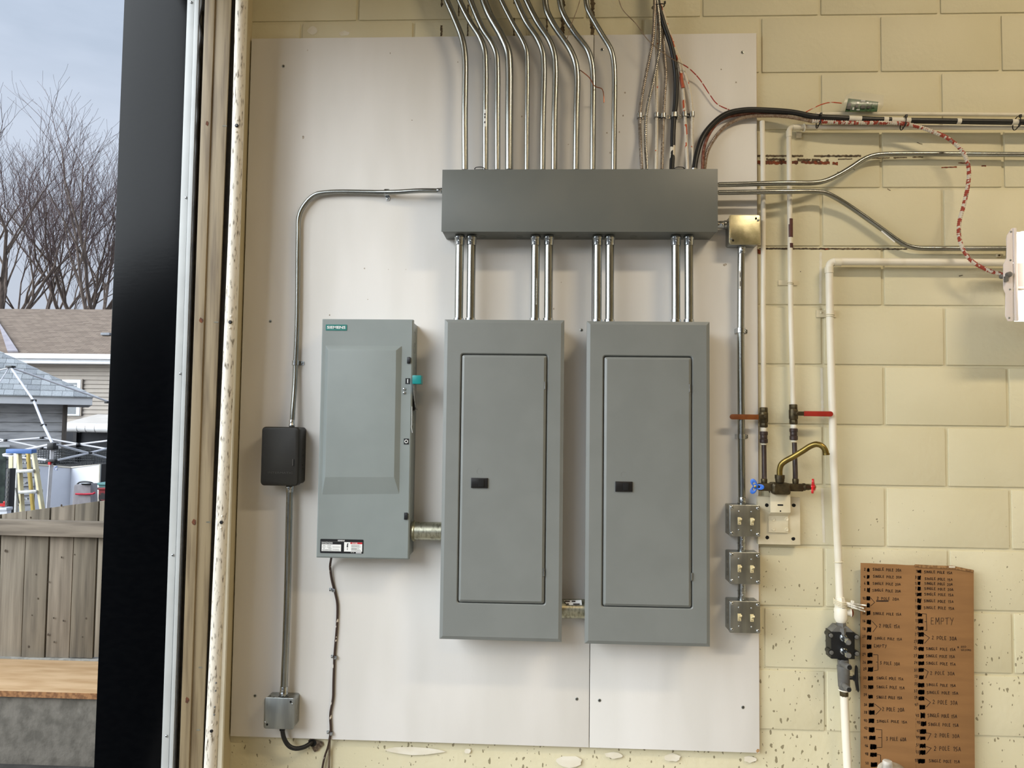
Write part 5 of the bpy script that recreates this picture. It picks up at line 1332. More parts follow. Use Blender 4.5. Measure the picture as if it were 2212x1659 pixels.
GL = {
 'S': [[(.55,.88),(.35,1),(.1,.9),(.1,.68),(.5,.42),(.52,.15),(.3,0),(.05,.1)]], 'I': [[(.2,0),(.2,1)]], 'N': [[(.05,0),(.05,1),(.55,0),(.55,1)]],
 'G': [[(.55,.85),(.3,1),(.05,.7),(.05,.25),(.3,0),(.55,.15),(.55,.45),(.32,.45)]], 'L': [[(.1,1),(.1,0),(.5,0)]], 'E': [[(.5,1),(.08,1),(.08,0),(.52,0)],[(.08,.52),(.42,.52)]],
 'P': [[(.08,0),(.08,1),(.45,.95),(.5,.7),(.4,.5),(.08,.48)]], 'O': [[(.3,1),(.06,.75),(.06,.25),(.3,0),(.54,.25),(.54,.75),(.3,1)]], 'A': [[(.02,0),(.3,1),(.58,0)],[(.14,.36),(.46,.36)]],
 'M': [[(.02,0),(.08,1),(.33,.35),(.58,1),(.64,0)]], 'T': [[(.3,0),(.3,1)],[(0,1),(.6,1)]], 'Y': [[(.02,1),(.3,.5)],[(.58,1),(.2,-.15)]], 'R': [[(.08,0),(.08,1),(.45,.95),(.5,.7),(.4,.5),(.08,.48),(.52,0)]],
 'D': [[(.08,0),(.08,1),(.4,.9),(.55,.5),(.4,.1),(.08,0)]], 'U': [[(.06,1),(.06,.2),(.3,0),(.54,.2),(.54,1)]], '*': [[(.3,.2),(.3,.9)],[(.05,.35),(.55,.75)],[(.05,.75),(.55,.35)]],
 '0': [[(.3,1),(.06,.75),(.06,.25),(.3,0),(.54,.25),(.54,.75),(.3,1)]], '1': [[(.12,.8),(.28,1),(.28,0)]], '2': [[(.06,.8),(.28,1),(.52,.75),(.06,0),(.56,.02)]],
 '3': [[(.06,.95),(.5,.95),(.25,.58),(.52,.35),(.35,.02),(.04,.1)]], '4': [[(.1,1),(.06,.5),(.55,.5)],[(.48,1),(.44,0)]], '5': [[(.52,1),(.12,1),(.1,.6),(.45,.55),(.5,.15),(.08,.02)]],
 '6': [[(.4,1),(.08,.4),(.2,0),(.5,.15),(.4,.45),(.1,.35)]], '7': [[(.05,.98),(.54,.98),(.22,0)]], '8': [[(.3,.52),(.08,.78),(.3,1),(.52,.78),(.1,.2),(.3,0),(.54,.25),(.3,.52)]], '9': [[(.5,.65),(.25,.5),(.08,.75),(.3,1),(.5,.8),(.42,0)]]}
def ribbon(mb, pts, w, y):
    for i in range(len(pts)-1):
        a, b = pts[i], pts[i+1]; u = (b-a)
        if u.length < 1e-7: continue
        u.normalize(); n_ = Vector((-u.z, 0, u.x))*w; e = u*w*.5
        mb.add([a+n_-e, b+n_+e, b-n_+e, a-n_-e], [(0, 1, 2, 3)])
rnd = random.Random(3)
def write(mb, s_, px0, py, px1, hpx, w=.00075):
    """capitals between pixel px0 and px1 with baseline py, height hpx"""
    tot = sum({'I': .35, ' ': .55, '1': .5, 'M': .8}.get(ch, .72) for ch in s_); k = (px1-px0)/tot; x = px0
    y = -DCB-.0006
    for ch in s_:
        adv = {'I': .35, ' ': .55, '1': .5, 'M': .8}.get(ch, .72)
        for st in GL.get(ch, []):
            pts = []
            dy = rnd.uniform(-.5, .5)
            for (u, v) in st:
                p = P(x+u*k*.92+rnd.uniform(-.12, .12), py+dy-v*hpx*(1+rnd.uniform(-.06, .06)), DCB); pts.append(Vector((p.x, y, p.z)))
            ribbon(mb, pts, w*rnd.uniform(.8, 1.15), y)
        x += adv*k
def scrib(mb, px, py, w, h):
    y = -DCB-.0007; pts = []
    n_ = max(4, int(w/1.1))
    for i in range(n_+1):
        for e in (0, 1):
            p = P(px+w*i/n_+rnd.uniform(-.5, .5), py-h/2+h*e+rnd.uniform(-.9, .9), DCB); pts.append(Vector((p.x, y, p.z)))
    ribbon(mb, pts, .0011, y)
def line(mb, seq, w=.0008):
    ribbon(mb, [Vector((P(x, y, DCB).x, -DCB-.0006, P(x, y, DCB).z)) for x, y in seq], w, 0)
def A(u, v): return 1840+u/7.214, 1200+v/7.214
def B(u, v): return 1840+u/7.243, 1430+v/7.243
colL = []
def entry(num, nu, nv, blot, txt, tu0, tu1, tv, F_, h=5.2, nh=5.5):
    mb = MB()
    x, y = F_(nu, nv); 
    write(mb, num, x, y+nh/2, x+3.6*len(num)+.4, nh)
    if blot: bx, by = F_(blot[0], blot[1]); scrib(mb, bx, by, blot[2]/7.2, blot[3]/7.2)
    if txt:
        a0 = F_(tu0, tv); a1 = F_(tu1, tv+18)
        mid = 0
        words = txt.split(' '); tot = sum(len(w)+.9 for w in words)-.9; xx = a0[0]; yy = a0[1]
        for w in words:
            wpx = (a1[0]-a0[0])*len(w)/tot
            write(mb, w, xx, yy+h/2+(a1[1]-a0[1])*(xx-a0[0])/(a1[0]-a0[0]), xx+wpx, h); xx += (a1[0]-a0[0])*(len(w)+.9)/tot
    part('handwriting', mb, M_INK, cb, kind='stuff')
SPL = 'SINGLE POLE '
for (n_, nu, nv, bl, tx, u0, u1, v, F_, h) in (
 ('2',190,215,(240,225,28,45),SPL+'20A',325,775,215,A,5.4), ('4',185,335,(240,330,30,50),SPL+'30A',330,780,325,A,5.2), ('6',190,430,(240,430,26,45),SPL+'20A',325,765,435,A,5), ('8',190,530,(240,540,35,60),SPL+'20A',318,765,540,A,5.2),
 ('10',168,665,(230,665,50,50),'2 POLE 20A',390,740,665,A,5.6), ('12',168,790,(235,775,38,60),'',0,0,0,A,5), ('14',165,905,(235,895,50,60),SPL+'15A',330,775,905,A,5.2), ('16',165,1020,(235,1035,60,60),'',0,0,0,A,5),
 ('18',165,1140,(240,1155,55,70),'2 POLE 15A',425,755,1095,A,7), ('20',165,1260,(240,1275,62,62),SPL+'15A',355,785,1290,A,5), ('22',165,1405,(235,1420,65,60),'EMPTY',345,550,1410,A,6.5), ('24',165,1535,(245,1548,70,60),'',0,0,0,A,5),
 ('26',168,1640,(245,1650,72,50),'',0,0,0,A,5),
 ('1',1000,245,(1030,248,45,40),SPL+'15A',1125,1570,255,A,5), ('3',985,338,(1030,348,38,60),SPL+'15A',1135,1575,362,A,5), ('5',985,430,(1030,432,32,45),SPL+'20A',1130,1575,435,A,5), ('7',985,510,(1028,515,40,55),SPL+'20A',1128,1585,515,A,5),
 ('9',985,605,(1020,605,58,45),SPL+'15A',1128,1590,602,A,5.2), ('11',982,700,(1022,705,52,60),SPL+'15A',1122,1590,705,A,5.4), ('13',980,800,(1028,808,46,70),SPL+'15A',1120,1600,810,A,5.6), ('15',985,910,(1032,925,58,45),'EMPTY',1230,1600,1020,A,14),
 ('17',990,1015,(1040,1020,62,60),'',0,0,0,A,5), ('19',990,1125,(1042,1135,68,50),'',0,0,0,A,5), ('21',982,1220,(1042,1230,75,60),'2 POLE 30A',1245,1640,1280,A,7.5), ('23',968,1335,(1032,1342,80,65),'',0,0,0,A,5),
 ('25',968,1440,(1040,1455,75,50),SPL+'15A',1155,1620,1450,A,5.4), ('27',965,1560,(1035,1575,80,52),SPL+'15A',1152,1610,1565,A,5.6),
 ('26',170,0,(245,0,72,40),'3 POLE 30A',440,755,15,B,6.5), ('28',180,105,(255,115,72,62),'',0,0,0,B,5), ('30',178,248,(255,255,72,55),SPL+'15A',385,810,250,B,5.4), ('32',182,385,(260,390,70,50),SPL+'15A',385,830,390,B,5.6), ('34',185,510,(262,540,62,50),SPL+'15A',385,790,548,B,5.6),
 ('36',190,665,(272,672,68,55),'',0,0,0,B,5), ('38',188,785,(270,790,78,60),'2 POLE 20A',475,825,735,B,8), ('40',190,915,(268,918,78,60),SPL+'15A',390,870,925,B,5.2), ('42',195,1035,(270,1060,82,70),'',0,0,0,B,5), ('44',188,1180,(275,1185,90,55),'3 POLE 60A',535,855,1200,B,7.5),
 ('46',205,1310,(290,1325,90,70),'',0,0,0,B,5), ('48',208,1435,(290,1450,95,55),'',0,0,0,B,5), ('50',212,1585,(298,1605,95,62),'',0,0,0,B,5),
 ('29',975,10,(1045,20,80,50),SPL+'15A',1160,1630,20,B,5.6), ('31',972,125,(1045,125,75,50),'2 POLE 30A',1225,1615,170,B,7), ('33',978,225,(1050,240,66,50),'',0,0,0,B,5), ('35',978,345,(1040,362,90,58),SPL+'15A',1165,1630,355,B,5.4),
 ('37',972,450,(1040,470,90,60),SPL+'15A',1172,1670,475,B,5.6), ('39',975,555,(1045,570,85,55),'',0,0,0,B,5), ('41',985,665,(1062,705,80,60),'2 POLE 30A',1265,1660,625,B,8.5), ('43',1000,835,(1078,835,62,75),SPL+'15A',1185,1650,835,B,7),
 ('45',1020,945,(1085,965,75,65),SPL+'15A',1195,1675,975,B,6.4), ('47',1015,1075,(1070,1085,88,62),'2 POLE 30A',1295,1690,1145,B,8), ('49',1008,1175,(1072,1190,75,45),'',0,0,0,B,5), ('51',1005,1300,(1065,1310,82,55),'2 POLE 15A',1285,1715,1350,B,9),
 ('53',1000,1405,(1062,1415,85,60),'',0,0,0,B,5), ('55',988,1540,(1040,1550,100,60),SPL+'15A',1205,1695,1545,B,6)):
    if n_ == '26' and F_ is A: continue
    entry(n_, nu, nv, bl, tx, u0, u1, v, F_, h)
mb = MB()
for seq in ([A(290,655),A(355,730),A(292,785)], [A(318,1025),A(392,1105),A(328,1190)], [A(335,1545),A(405,1548),B(408,125),B(350,135)], [A(1095,905),A(1160,910),A(1168,1165),A(1140,1165)], [A(1112,1215),A(1210,1280),A(1135,1365)],
            [B(1125,105),B(1195,150),B(1155,250)], [B(1150,570),B(1230,630),B(1165,705)], [B(1150,1105),B(1238,1120),B(1185,1220)], [B(1155,1320),B(1242,1345),B(1165,1435)], [B(355,655),B(458,735),B(375,820)],
            [B(378,1052),B(468,1060),B(470,1335),B(395,1335)], [B(410,1182),B(470,1182)], [B(395,1445),B(450,1455),B(452,1620)], [A(1135,1030),A(1168,1030)], [B(380,0),B(405,2)]):
    line(mb, seq)
ribbon(mb, [Vector((P(*A(u, 715), DCB).x, -DCB-.0006, P(*A(u, 708), DCB).z)) for u in (385, 470, 565)], .0022, 0)
part('brackets', mb, M_INK, cb, kind='stuff')
mb = MB(); x, y = A(1645, 1430); write(mb, '*', x, y+2.5, x+4, 5); x, y = A(1700, 1425); write(mb, 'RED', x, y+2, x+12, 4.2, .0005); x, y = A(1700, 1472); write(mb, 'GROUND', x, y+2, x+23, 3.6, .0005); part('handwriting', mb, M_INK, cb, kind='stuff')

# ------------------------------------------------------------------ bottle standing in front of the cardboard (its top in the picture)
bt = thing('spray_bottle', 'dusty white plastic bottle top in front of the cardboard', 'bottle', (P(1938, 1700, .14).x, -.14, 0))
def BP_(u, v): return P(1840+u/7.243, 1430+v/7.243, .14)
c = BP_(560, 1600); s2 = S(.14)
mb = MB(); lathe(mb, (c.x, -.14, c.z+.012), (0, 0, -1), [(0, .004), (.001, .0125), (.004, .0145), (.02, .0155), (.026, .0165), (.03, .014)], 18); part('cap', mb, mat('grey_white_cap', (200, 194, 184), (150, 144, 134), .5, scale=30), bt)
cz = c.z-.018
mb = MB(); lathe(mb, (c.x+.02, -.125, cz+.013), (0, 0, -1), [(0, .002), (.002, .02), (.006, .032), (.014, .040), (.028, .044), (.05, .045), (cz+.010, .045)], 24); part('body', mb, mat('dusty_white_plastic', (206, 196, 180), (150, 140, 122), .55, scale=18), bt)

# ------------------------------------------------------------------ outside: ground, curb, fence
M_CONC = mat('rough_concrete', (128, 122, 112), (104, 99, 90), 0.9, scale=14, bump=0.9, bscale=60, detail=8)
M_DIRT = mat('bare_ground', (74, 71, 67), (62, 60, 57), 0.95, scale=8, bump=0.5, bscale=40)
def woodmat(name, c1, c2, st):
    return mat(name, c1, c2, 0.85, scale=16, lo=.38, hi=.66, stretch=st, bump=0.35, bscale=70, detail=6)
M_FEN = [woodmat('weathered_board_%d' % i, a, b, (1.6+i*.2, 1, .12)) for i, (a, b) in enumerate((((132,122,106),(96,88,76)), ((146,134,118),(108,98,84)), ((124,114,98),(88,80,68)), ((150,140,124),(116,106,92))))]
M_RAIL = woodmat('weathered_rail', (156, 144, 128), (112, 102, 90), (.14, 1, 1.8))
M_PLANK = woodmat('fresh_plank', (214, 180, 138), (190, 152, 108), (.25, 1.2, 1))
M_PLKE = mat('plank_edge', (170, 122, 78), (132, 90, 56), .85, scale=60)
struct('ground', MB().box(-40, -0.45, -12, 60, -.2, -.05).box(-.45, 12, .25, 60, -.2, -.05), M_DIRT)
YC = .64; sC = F/(D0+YC)
a, b = P(-150, 1497, -YC), P(260, 1497, -YC)
cu = thing('concrete_curb', 'low rough concrete wall under the fence', 'concrete wall', ((a.x+b.x)/2, YC, -.05))
part('wall', MB().box(-3.2, -.36, YC, YC+.75, -.06, P(100, 1504, -YC).z), M_CONC, cu, .008)
part('footing_edge', MB().box(-3.2, -.36, YC-.02, YC+.01, -.06, P(100, 1653, -YC).z), M_DIRT, cu, .004)
zt = P(100, 1504, -YC).z
pk = thing('plank', 'fresh light wooden plank lying on the concrete wall', 'plank', (-1.5, YC+.2, zt))
part('board', MB().box(-3.2, -.38, YC-.02, YC+.385, zt, P(100, 1494, -YC+.02).z), M_PLANK, pk, .002)
part('front_edge', MB().box(-3.2, -.381, YC-.0212, YC-.019, zt+.001, P(100, 1495, -YC+.02).z), M_PLKE, pk)
for (xa, ya, xb, yb) in ((0, 1490, 62, 1480), (26, 1489, 75, 1498)):
    pass
YF = 1.06
fe = thing('wooden_fence', 'weathered grey wooden fence with sloping board tops outside the door', 'fence', (P(100, 1420, -YF).x, YF, .2))
bx = [(-370,-380), (-317,-327), (-264,-274), (-211,-221), (-158,-168), (-106,-115), (-52,-64), (1.5,-8), (57,44.5), (108.5,96), (161.5,148.5), (213.5,200.5), (266,253), (318.5,305.5), (371,358), (424,411), (476,463), (529,516)]
topy = lambda x: 1111.5-30*min(x, 266)/224.0 if x > -60 else 1119.5
for i in range(len(bx)-1):
    (xa, xab), (xb, xbb) = bx[i], bx[i+1]
    g = 1.3
    tl, tr = P(xa+g, topy(xa), -YF), P(xb-g, topy(xb), -YF); bl, brr = P(xab+g, 1420, -YF), P(xbb-g, 1422, -YF)
    yy = YF+(.004 if i % 2 else 0)
    part('board', MB().prism([(tl.x, tl.z), (tr.x, tr.z), (brr.x, brr.z), (bl.x, bl.z)], yy, yy+.019), M_FEN[i % 4], fe, .0015)
a, b = P(-110, 1119, -YF+.03), P(223, 1127, -YF+.03); c_, e_ = P(-110, 1153, -YF+.03), P(223, 1161, -YF+.03)
a = P(-370, 1112, -YF+.03); c_ = P(-370, 1146, -YF+.03); xa, xb = a.x, P(529, 1128, -YF+.03).x
b = P(529, 1134, -YF+.03); e_ = P(529, 1168, -YF+.03)
part('rail', MB().prism([(xa, a.z), (xb, b.z-.004), (xb, e_.z-.004), (xa, c_.z)], YF-.036, YF-.001), M_RAIL, fe, .003)
part('bottom_rail', MB().box(xa, xb, YF-.012, YF+.03, P(100, 1431, -YF).z, P(100, 1421, -YF).z), mat('grey_rail', (140, 138, 130), (170, 166, 158), .8, scale=30), fe, .002)
rk = random.Random(5)
for (x, y, r_) in ((12,1190,.006),(78,1241,.004),(133,1204,.004),(105,1257,.004),(82,1293,.004),(186,1336,.004),(116,1335,.004),(137,1341,.004),(104,1371,.005),(62,1397,.005),(117,1387,.004),(178,1376,.003),(161,1198,.003),(69,1329,.003),(133,1092,.005),(66,1118,.004)):
    c = P(x, y, -YF+.0012)
    mb = MB().add([(c.x+r_*math.cos(k*.628), YF-.0012, c.z+r_*1.25*math.sin(k*.628)) for k in range(10)], [tuple(range(10))])
    part('knot', mb, mat('wood_knot', (62, 52, 42), (84, 72, 58), .9, scale=120), fe)

# ------------------------------------------------------------------ grey garden shed with hip roof
YS = 6.1; dS = -YS; sS = F/(D0+YS)
M_SHED = mat('weathered_grey_siding', (206, 206, 208), (158, 159, 162), .8, scale=9, lo=.45, hi=.75, stretch=(.5, .5, 3), bump=.3, bscale=30, detail=8)
M_FASC = mat('white_fascia', (244, 245, 248), (238, 240, 243), .5, scale=6)
EC = P(200, 856, dS)                                  # eave corner on the right
th_ = math.radians(33); SR = Vector((math.cos(th_), math.sin(th_), 0)); SN = Vector((-math.sin(th_), math.cos(th_), 0))
def SL(u, v, z): return Vector((EC.x, EC.y, 0)) + SR*u + SN*v + Vector((0, 0, z))
def sbox(u0, u1, v0, v1, z0, z1, mb=None):
    mb = mb or MB()
    return mb.add([SL(u, v, z) for z in (z0, z1) for u, v in ((u0, v0), (u1, v0), (u1, v1), (u0, v1))], [(3,2,1,0),(4,5,6,7),(0,1,5,4),(1,2,6,5),(2,3,7,6),(3,0,4,7)])
def onfac(px, py, v=.3):
    """facade coordinate u and height of a pixel on the shed front (v metres behind the eave)"""
    r = fwd + RGT*((px-IW/2)/F) + UPV*((IH/2-py)/F)
    o = SL(0, v, 0); t = (o-CAM).dot(SN)/r.dot(SN); p = CAM+r*t
    return (p-o).dot(SR), p.z
sh_ = thing('garden_shed', 'small grey timber shed with hipped shingle roof beyond the fence', 'shed', SL(-1, 1, -.05))
ZE1 = EC.z; ZE0 = onfac(190, 875, 0)[1]
uR, _ = onfac(139, 950); uL = -3.6
part('wall_core', sbox(uL, uR, .33, 2.6, -.05, ZE0+.03), M_SHED, sh_)
pc_ = .108; z = ZE0
while z > .1:
    z2 = z-pc_
    vs = [SL(uL, .312, z), SL(uR, .312, z), SL(uR, .294, z2+.004), SL(uL, .294, z2+.004), SL(uL, .33, z), SL(uR, .33, z), SL(uR, .33, z2+.004), SL(uL, .33, z2+.004)]
    part('siding_board', MB().add(vs, [(0,1,2,3),(7,6,5,4),(0,4,5,1),(2,6,7,3),(1,5,6,2),(0,3,7,4)]), M_SHED, sh_)
    z = z2
part('corner_post', sbox(uR-.03, uR+.02, .27, .36, -.05, ZE0), mat('brown_grey_post', (118, 110, 104), (94, 88, 82), .85, scale=20, stretch=(2, 1, .2)), sh_, .003)
part('fascia', sbox(uL-.3, 0, 0, .02, ZE0, ZE1), M_FASC, sh_, .002)
part('fascia', sbox(-.02, 0, .02, 2.9, ZE0, ZE1), M_FASC, sh_, .002)
part('soffit', sbox(uL, -.02, .02, 2.8, ZE0, ZE0+.02), M_SHED, sh_)
SLP = .53
M_SHN = [mat('grey_shingle_%d' % i, a, b, .85, scale=60, bump=.3, bscale=200) for i, (a, b) in enumerate((((166,170,172),(150,154,156)), ((150,154,158),(136,140,143)), ((180,184,186),(164,168,171))))]
part('roof_deck', MB().add([SL(uL-.3, 0, ZE1), SL(.02, 0, ZE1), SL(-1.5, 1.52, ZE1+1.52*SLP-.02), SL(uL-.3, 1.52, ZE1+1.52*SLP-.02)], [(0, 1, 2, 3)]), M_SHN[1], sh_)
part('roof_deck', MB().add([SL(.02, 0, ZE1), SL(.02, 3.04, ZE1), SL(-1.5, 1.52, ZE1+1.52*SLP-.02)], [(0, 1, 2)]), M_SHN[1], sh_)
part('roof_deck', MB().add([SL(.02, 3.04, ZE1), SL(uL-.3, 3.04, ZE1), SL(uL-.3, 1.52, ZE1+1.52*SLP-.02), SL(-1.5, 1.52, ZE1+1.52*SLP-.02)], [(0, 1, 2, 3)]), M_SHN[1], sh_)
rs = random.Random(11); course = .128
for r_ in range(12):
    v0 = -.03+r_*course; v1 = v0+course*1.15
    uu = .03-v0; first = True
    while uu > -2.1:
        w = rs.uniform(.09, .15)
        za, zb_ = ZE1+v0*SLP+.012, ZE1+v1*SLP+.003
        tr = min(uu, .03-v1); tl = min(uu-w+.003, tr-.002)
        top = [SL(uu-w+.003, v0, za), SL(uu, v0, za), SL(tr, v1, zb_), SL(tl, v1, zb_)]
        bot = [p-Vector((0, 0, .011)) for p in top]
        part('shingle', MB().add(top+bot, [(0,1,2,3),(7,6,5,4),(0,4,5,1),(1,5,6,2),(3,2,6,7),(0,3,7,4)]), M_SHN[rs.randrange(3)], sh_)
        uu -= w
# green door at the shed's left
d0, _ = onfac(-60, 1000); d1, dz1 = onfac(15, 966)
part('shed_door', sbox(d0, d1, .25, .292, 0.0, dz1), mat('green_grey_panel', (96, 108, 98), (70, 78, 72), .6, scale=10), sh_, .004)
part('door_head', sbox(d0-.02, d1+.03, .24, .293, dz1, dz1+.03), M_FASC, sh_, .003)

# ------------------------------------------------------------------ beige house
YH = 18.0; dH = -YH; sH = F/(D0+YH)
M_SID = mat('beige_vinyl_siding', (168, 158, 146), (163, 153, 142), .6, scale=3)
M_ROOFB = None
def roof_mat():
    mt = bpy.data.materials.new('tan_asphalt_shingles'); mt.use_nodes = True
    n, l = mt.node_tree.nodes, mt.node_tree.links; b = n['Principled BSDF']; b.inputs['Roughness'].default_value = .9
    g = n.new('ShaderNodeNewGeometry')
    sp = n.new('ShaderNodeSeparateXYZ'); l.new(g.outputs['Position'], sp.inputs[0])
    cb_ = n.new('ShaderNodeCombineXYZ'); l.new(sp.outputs['X'], cb_.inputs['X']); l.new(sp.outputs['Z'], cb_.inputs['Y'])
    bk = node(n, 'ShaderNodeTexBrick', offset=.5, squash=1.0)
    bk.inputs['Scale'].default_value = 1.0; bk.inputs['Mortar Size'].default_value = .006; bk.inputs['Brick Width'].default_value = .24; bk.inputs['Row Height'].default_value = .05
    bk.inputs['Color1'].default_value = rgb(146, 129, 113); bk.inputs['Color2'].default_value = rgb(122, 106, 92); bk.inputs['Mortar'].default_value = rgb(96, 85, 76)
    l.new(cb_.outputs[0], bk.inputs['Vector'])
    nz_ = node(n, 'ShaderNodeTexNoise'); nz_.inputs['Scale'].default_value = 3; l.new(g.outputs['Position'], nz_.inputs['Vector'])
    mx = node(n, 'ShaderNodeMix', data_type='RGBA', blend_type='MULTIPLY'); mx.inputs['Factor'].default_value = .25
    l.new(bk.outputs['Color'], mx.inputs['A']); l.new(nz_.outputs['Color'], mx.inputs['B'])
    l.new(bk.outputs['Color'], b.inputs['Base Color'])
    return mt
M_ROOFB = roof_mat()
ho = thing('house', 'beige sided house with tan shingle roof behind the shed', 'house', (P(150, 900, dH).x, YH, -.05))
hx0, hx1 = P(-420, 800, dH).x, P(1100, 800, dH).x
zEv = P(150, 784, dH).z
part('wall_core', MB().box(hx0, hx1, YH+.05, YH+7, -.05, zEv+.3), M_SID, ho)
z = zEv; pc_ = 9.4/sH
while z > P(150, 1010, dH).z:
    part('siding_board', MB().add([(hx0, YH+.03, z), (hx1, YH+.03, z), (hx1, YH, z-pc_+.006), (hx0, YH, z-pc_+.006), (hx1, YH+.05, z-pc_+.006), (hx0, YH+.05, z-pc_+.006)], [(0,1,2,3),(3,2,4,5)]), M_SID, ho)
    z -= pc_
yG = YH-.45
ge, gt = P(150, 772, -yG), P(150, 763, -yG)
part('gutter', MB().prism([(hx0, P(150, 775, -yG).z), (hx1, P(150, 777, -yG).z), (hx1, P(150, 766, -yG).z), (hx0, P(150, 764, -yG).z)], yG-.12, yG), M_FASC, ho, .02)
part('fascia', MB().box(hx0, hx1, yG, yG+.03, P(150, 785, -yG).z, P(150, 766, -yG).z), M_FASC, ho)
part('soffit', MB().box(hx0, hx1, yG+.03, YH+.05, P(150, 785, -yG).z, P(150, 785, -yG).z+.02), M_FASC, ho)
# roof: eave at yG up to ridge seen at y=668
zev = P(150, 764, -yG).z; yR = yG+4.2; zR = P(150, 668, -yR).z
part('roof', MB().add([(hx0, yG-.1, zev), (hx1, yG-.1, zev), (hx1, yR, zR), (hx0, yR, zR), (hx0, yR+4.2, zev), (hx1, yR+4.2, zev), (hx0, yG-.1, zev-.06), (hx1, yG-.1, zev-.06)], [(0,1,2,3),(3,2,5,4),(0,6,7,1)]), M_ROOFB, ho)
part('gable', MB().add([(hx1-.05, YH+.05, zEv), (hx1-.05, yR+4.0, zEv), (hx1-.05, yR, zR-.05), (hx0+.05, YH+.05, zEv), (hx0+.05, yR+4.0, zEv), (hx0+.05, yR, zR-.05)], [(0,1,2),(3,5,4)]), M_SID, ho)
def onroof(px, py):
    """point of the roof plane under a pixel"""
    r = fwd + RGT*((px-IW/2)/F) + UPV*((IH/2-py)/F)
    k = (zR-zev)/(yR-yG+.1)
    t = (zev+k*(CAM.y-(yG-.1))-CAM.z)/(r.z-k*r.y)
    return CAM+r*t
v0, v1, v2, v3 = onroof(-6, 690), onroof(1, 702), onroof(40, 761.5), onroof(17, 761.5)
up_ = Vector((0, -.03, .05))
part('valley_flashing', MB().add([v0+up_, v1+up_, v2+up_, v3+up_, v0, v1, v2, v3], [(0,1,2,3),(0,4,5,1),(1,5,6,2),(2,6,7,3),(3,7,4,0)]), mat('grey_lilac_flashing', (158, 152, 158), (170, 164, 170), .5, scale=4), ho)
v = onroof(233, 724); part('roof_vent', MB().box(v.x-.14, v.x+.14, v.y-.15, v.y+.1, v.z-.02, v.z+.06), mat('grey_vent', (128, 132, 138), (118, 122, 128), .5, scale=8), ho, .02)
# window with white frame
wx0, wx1, wz0, wz1 = R(122, 820, 171.5, 898, dH+.08)
wi = part('window', MB().box(wx0, wx1, YH-.05, YH+.04, wz0, wz1), M_FASC, ho, .01)
part('pane', MB().box(wx0+.08, wx1-.11, YH-.055, YH-.045, wz0+.05, wz1-.09), mat('dark_window_glass', (70, 78, 84), (82, 90, 96), .1, scale=4), wi)
part('blind_slat', MB().box(wx0+.08, wx1-.11, YH-.06, YH-.05, wz1-.17, wz1-.15), M_FASC, wi)
part('window_trim', MB().box(wx1, wx1+.04, YH-.04, YH+.04, wz0, wz1+.02), M_SID, ho)
# low lean-to with white pipe roll in front
YL = 13.0; dL = -YL
lean = thing('lean_to', 'low cream lean-to roof with a white rounded gutter, right of the shed', 'lean-to', (P(190, 940, dL).x, YL, -.05))
x0, x1 = P(138, 910, dL).x, P(520, 910, dL).x
zA, zB_, zC_ = P(180, 897, dL-1.2).z, P(180, 914, dL).z, P(180, 933, dL).z
part('roof', MB().add([(x0, YL, zB_), (x1, YL, zB_-.03), (x1, YL+1.2, zA), (x0, YL+1.2, zA+.03), (x0, YL, zB_-.05), (x1, YL, zB_-.08), (x1, YL+1.2, zA-.05), (x0, YL+1.2, zA-.02)], [(0,1,2,3),(7,6,5,4),(0,4,5,1),(1,5,6,2),(2,6,7,3),(3,7,4,0)]), mat('cream_sheet_roof', (214, 206, 196), (206, 198, 188), .6, scale=3), lean)
part('gutter_roll', MB().tube([(x0, YL-.03, (zB_+zC_)/2), (x1, YL-.03, (zB_+zC_)/2-.03)], (zB_-zC_)/2*1.05, 16), mat('white_vinyl_roll', (232, 230, 228), (222, 220, 218), .45, scale=3), lean)
for px in (173, 191, 211): part('roll_seam', ring(MB(), (P(px, 923, dL).x, YL-.03, (zB_+zC_)/2-.01), (1, 0, 0), (zB_-zC_)/2*1.05, .006, 16, 5), mat('seam_grey', (190, 188, 186), (180, 178, 176), .5, scale=3), lean)
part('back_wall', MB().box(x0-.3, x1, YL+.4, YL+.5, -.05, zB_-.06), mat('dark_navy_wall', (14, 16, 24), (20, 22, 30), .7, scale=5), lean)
for px in (142, 510): part('post', MB().box(P(px, 950, dL).x-.04, P(px, 950, dL).x+.04, YL+.3, YL+.38, -.05, zB_-.06), mat('dark_post', (40, 38, 40), (30, 28, 30), .7, scale=9), lean)

# ------------------------------------------------------------------ pop-up canopy frame
YT = 3.6; dT = -YT
M_ALU = mat('white_tube', (222, 222, 228), (210, 210, 216), .35, scale=10)
cn = thing('canopy_frame', 'bare white pop-up canopy frame with black joints beyond the fence', 'canopy frame', (P(105, 1200, dT).x, YT, -.05))
def rod(seq, w, m_=M_ALU, nm='bar'):
    pts = [P(a, b, -c) for a, b, c in seq]
    part(nm, MB().tube(pts, w/2*(D0+seq[0][2])/F, 8), m_, cn)
leg_t, leg_b = P(114, 955, dT), P(104, 1093, dT)
lb_ = leg_t+(leg_b-leg_t)*((leg_t.z+.05)/(leg_t.z-leg_b.z))
part('leg', MB().tube([leg_t, lb_], 4.6*(D0+YT)/F, 4), M_ALU, cn)
for (x, y, w, h) in ((114, 964, 14, 15), (114, 996, 20, 8)):
    x0, x1, z0, z1 = R(x-w/2, y-h/2, x+w/2, y+h/2, dT); part('joint', MB().box(x0, x1, YT-.035, YT+.035, z0, z1), M_BLACK, cn, .004)
x0, x1, z0, z1 = R(103.5, 998, 108, 1004, dT+.05); part('red_clip', MB().box(x0, x1, YT-.05, YT-.03, z0, z1), M_REDW, cn)
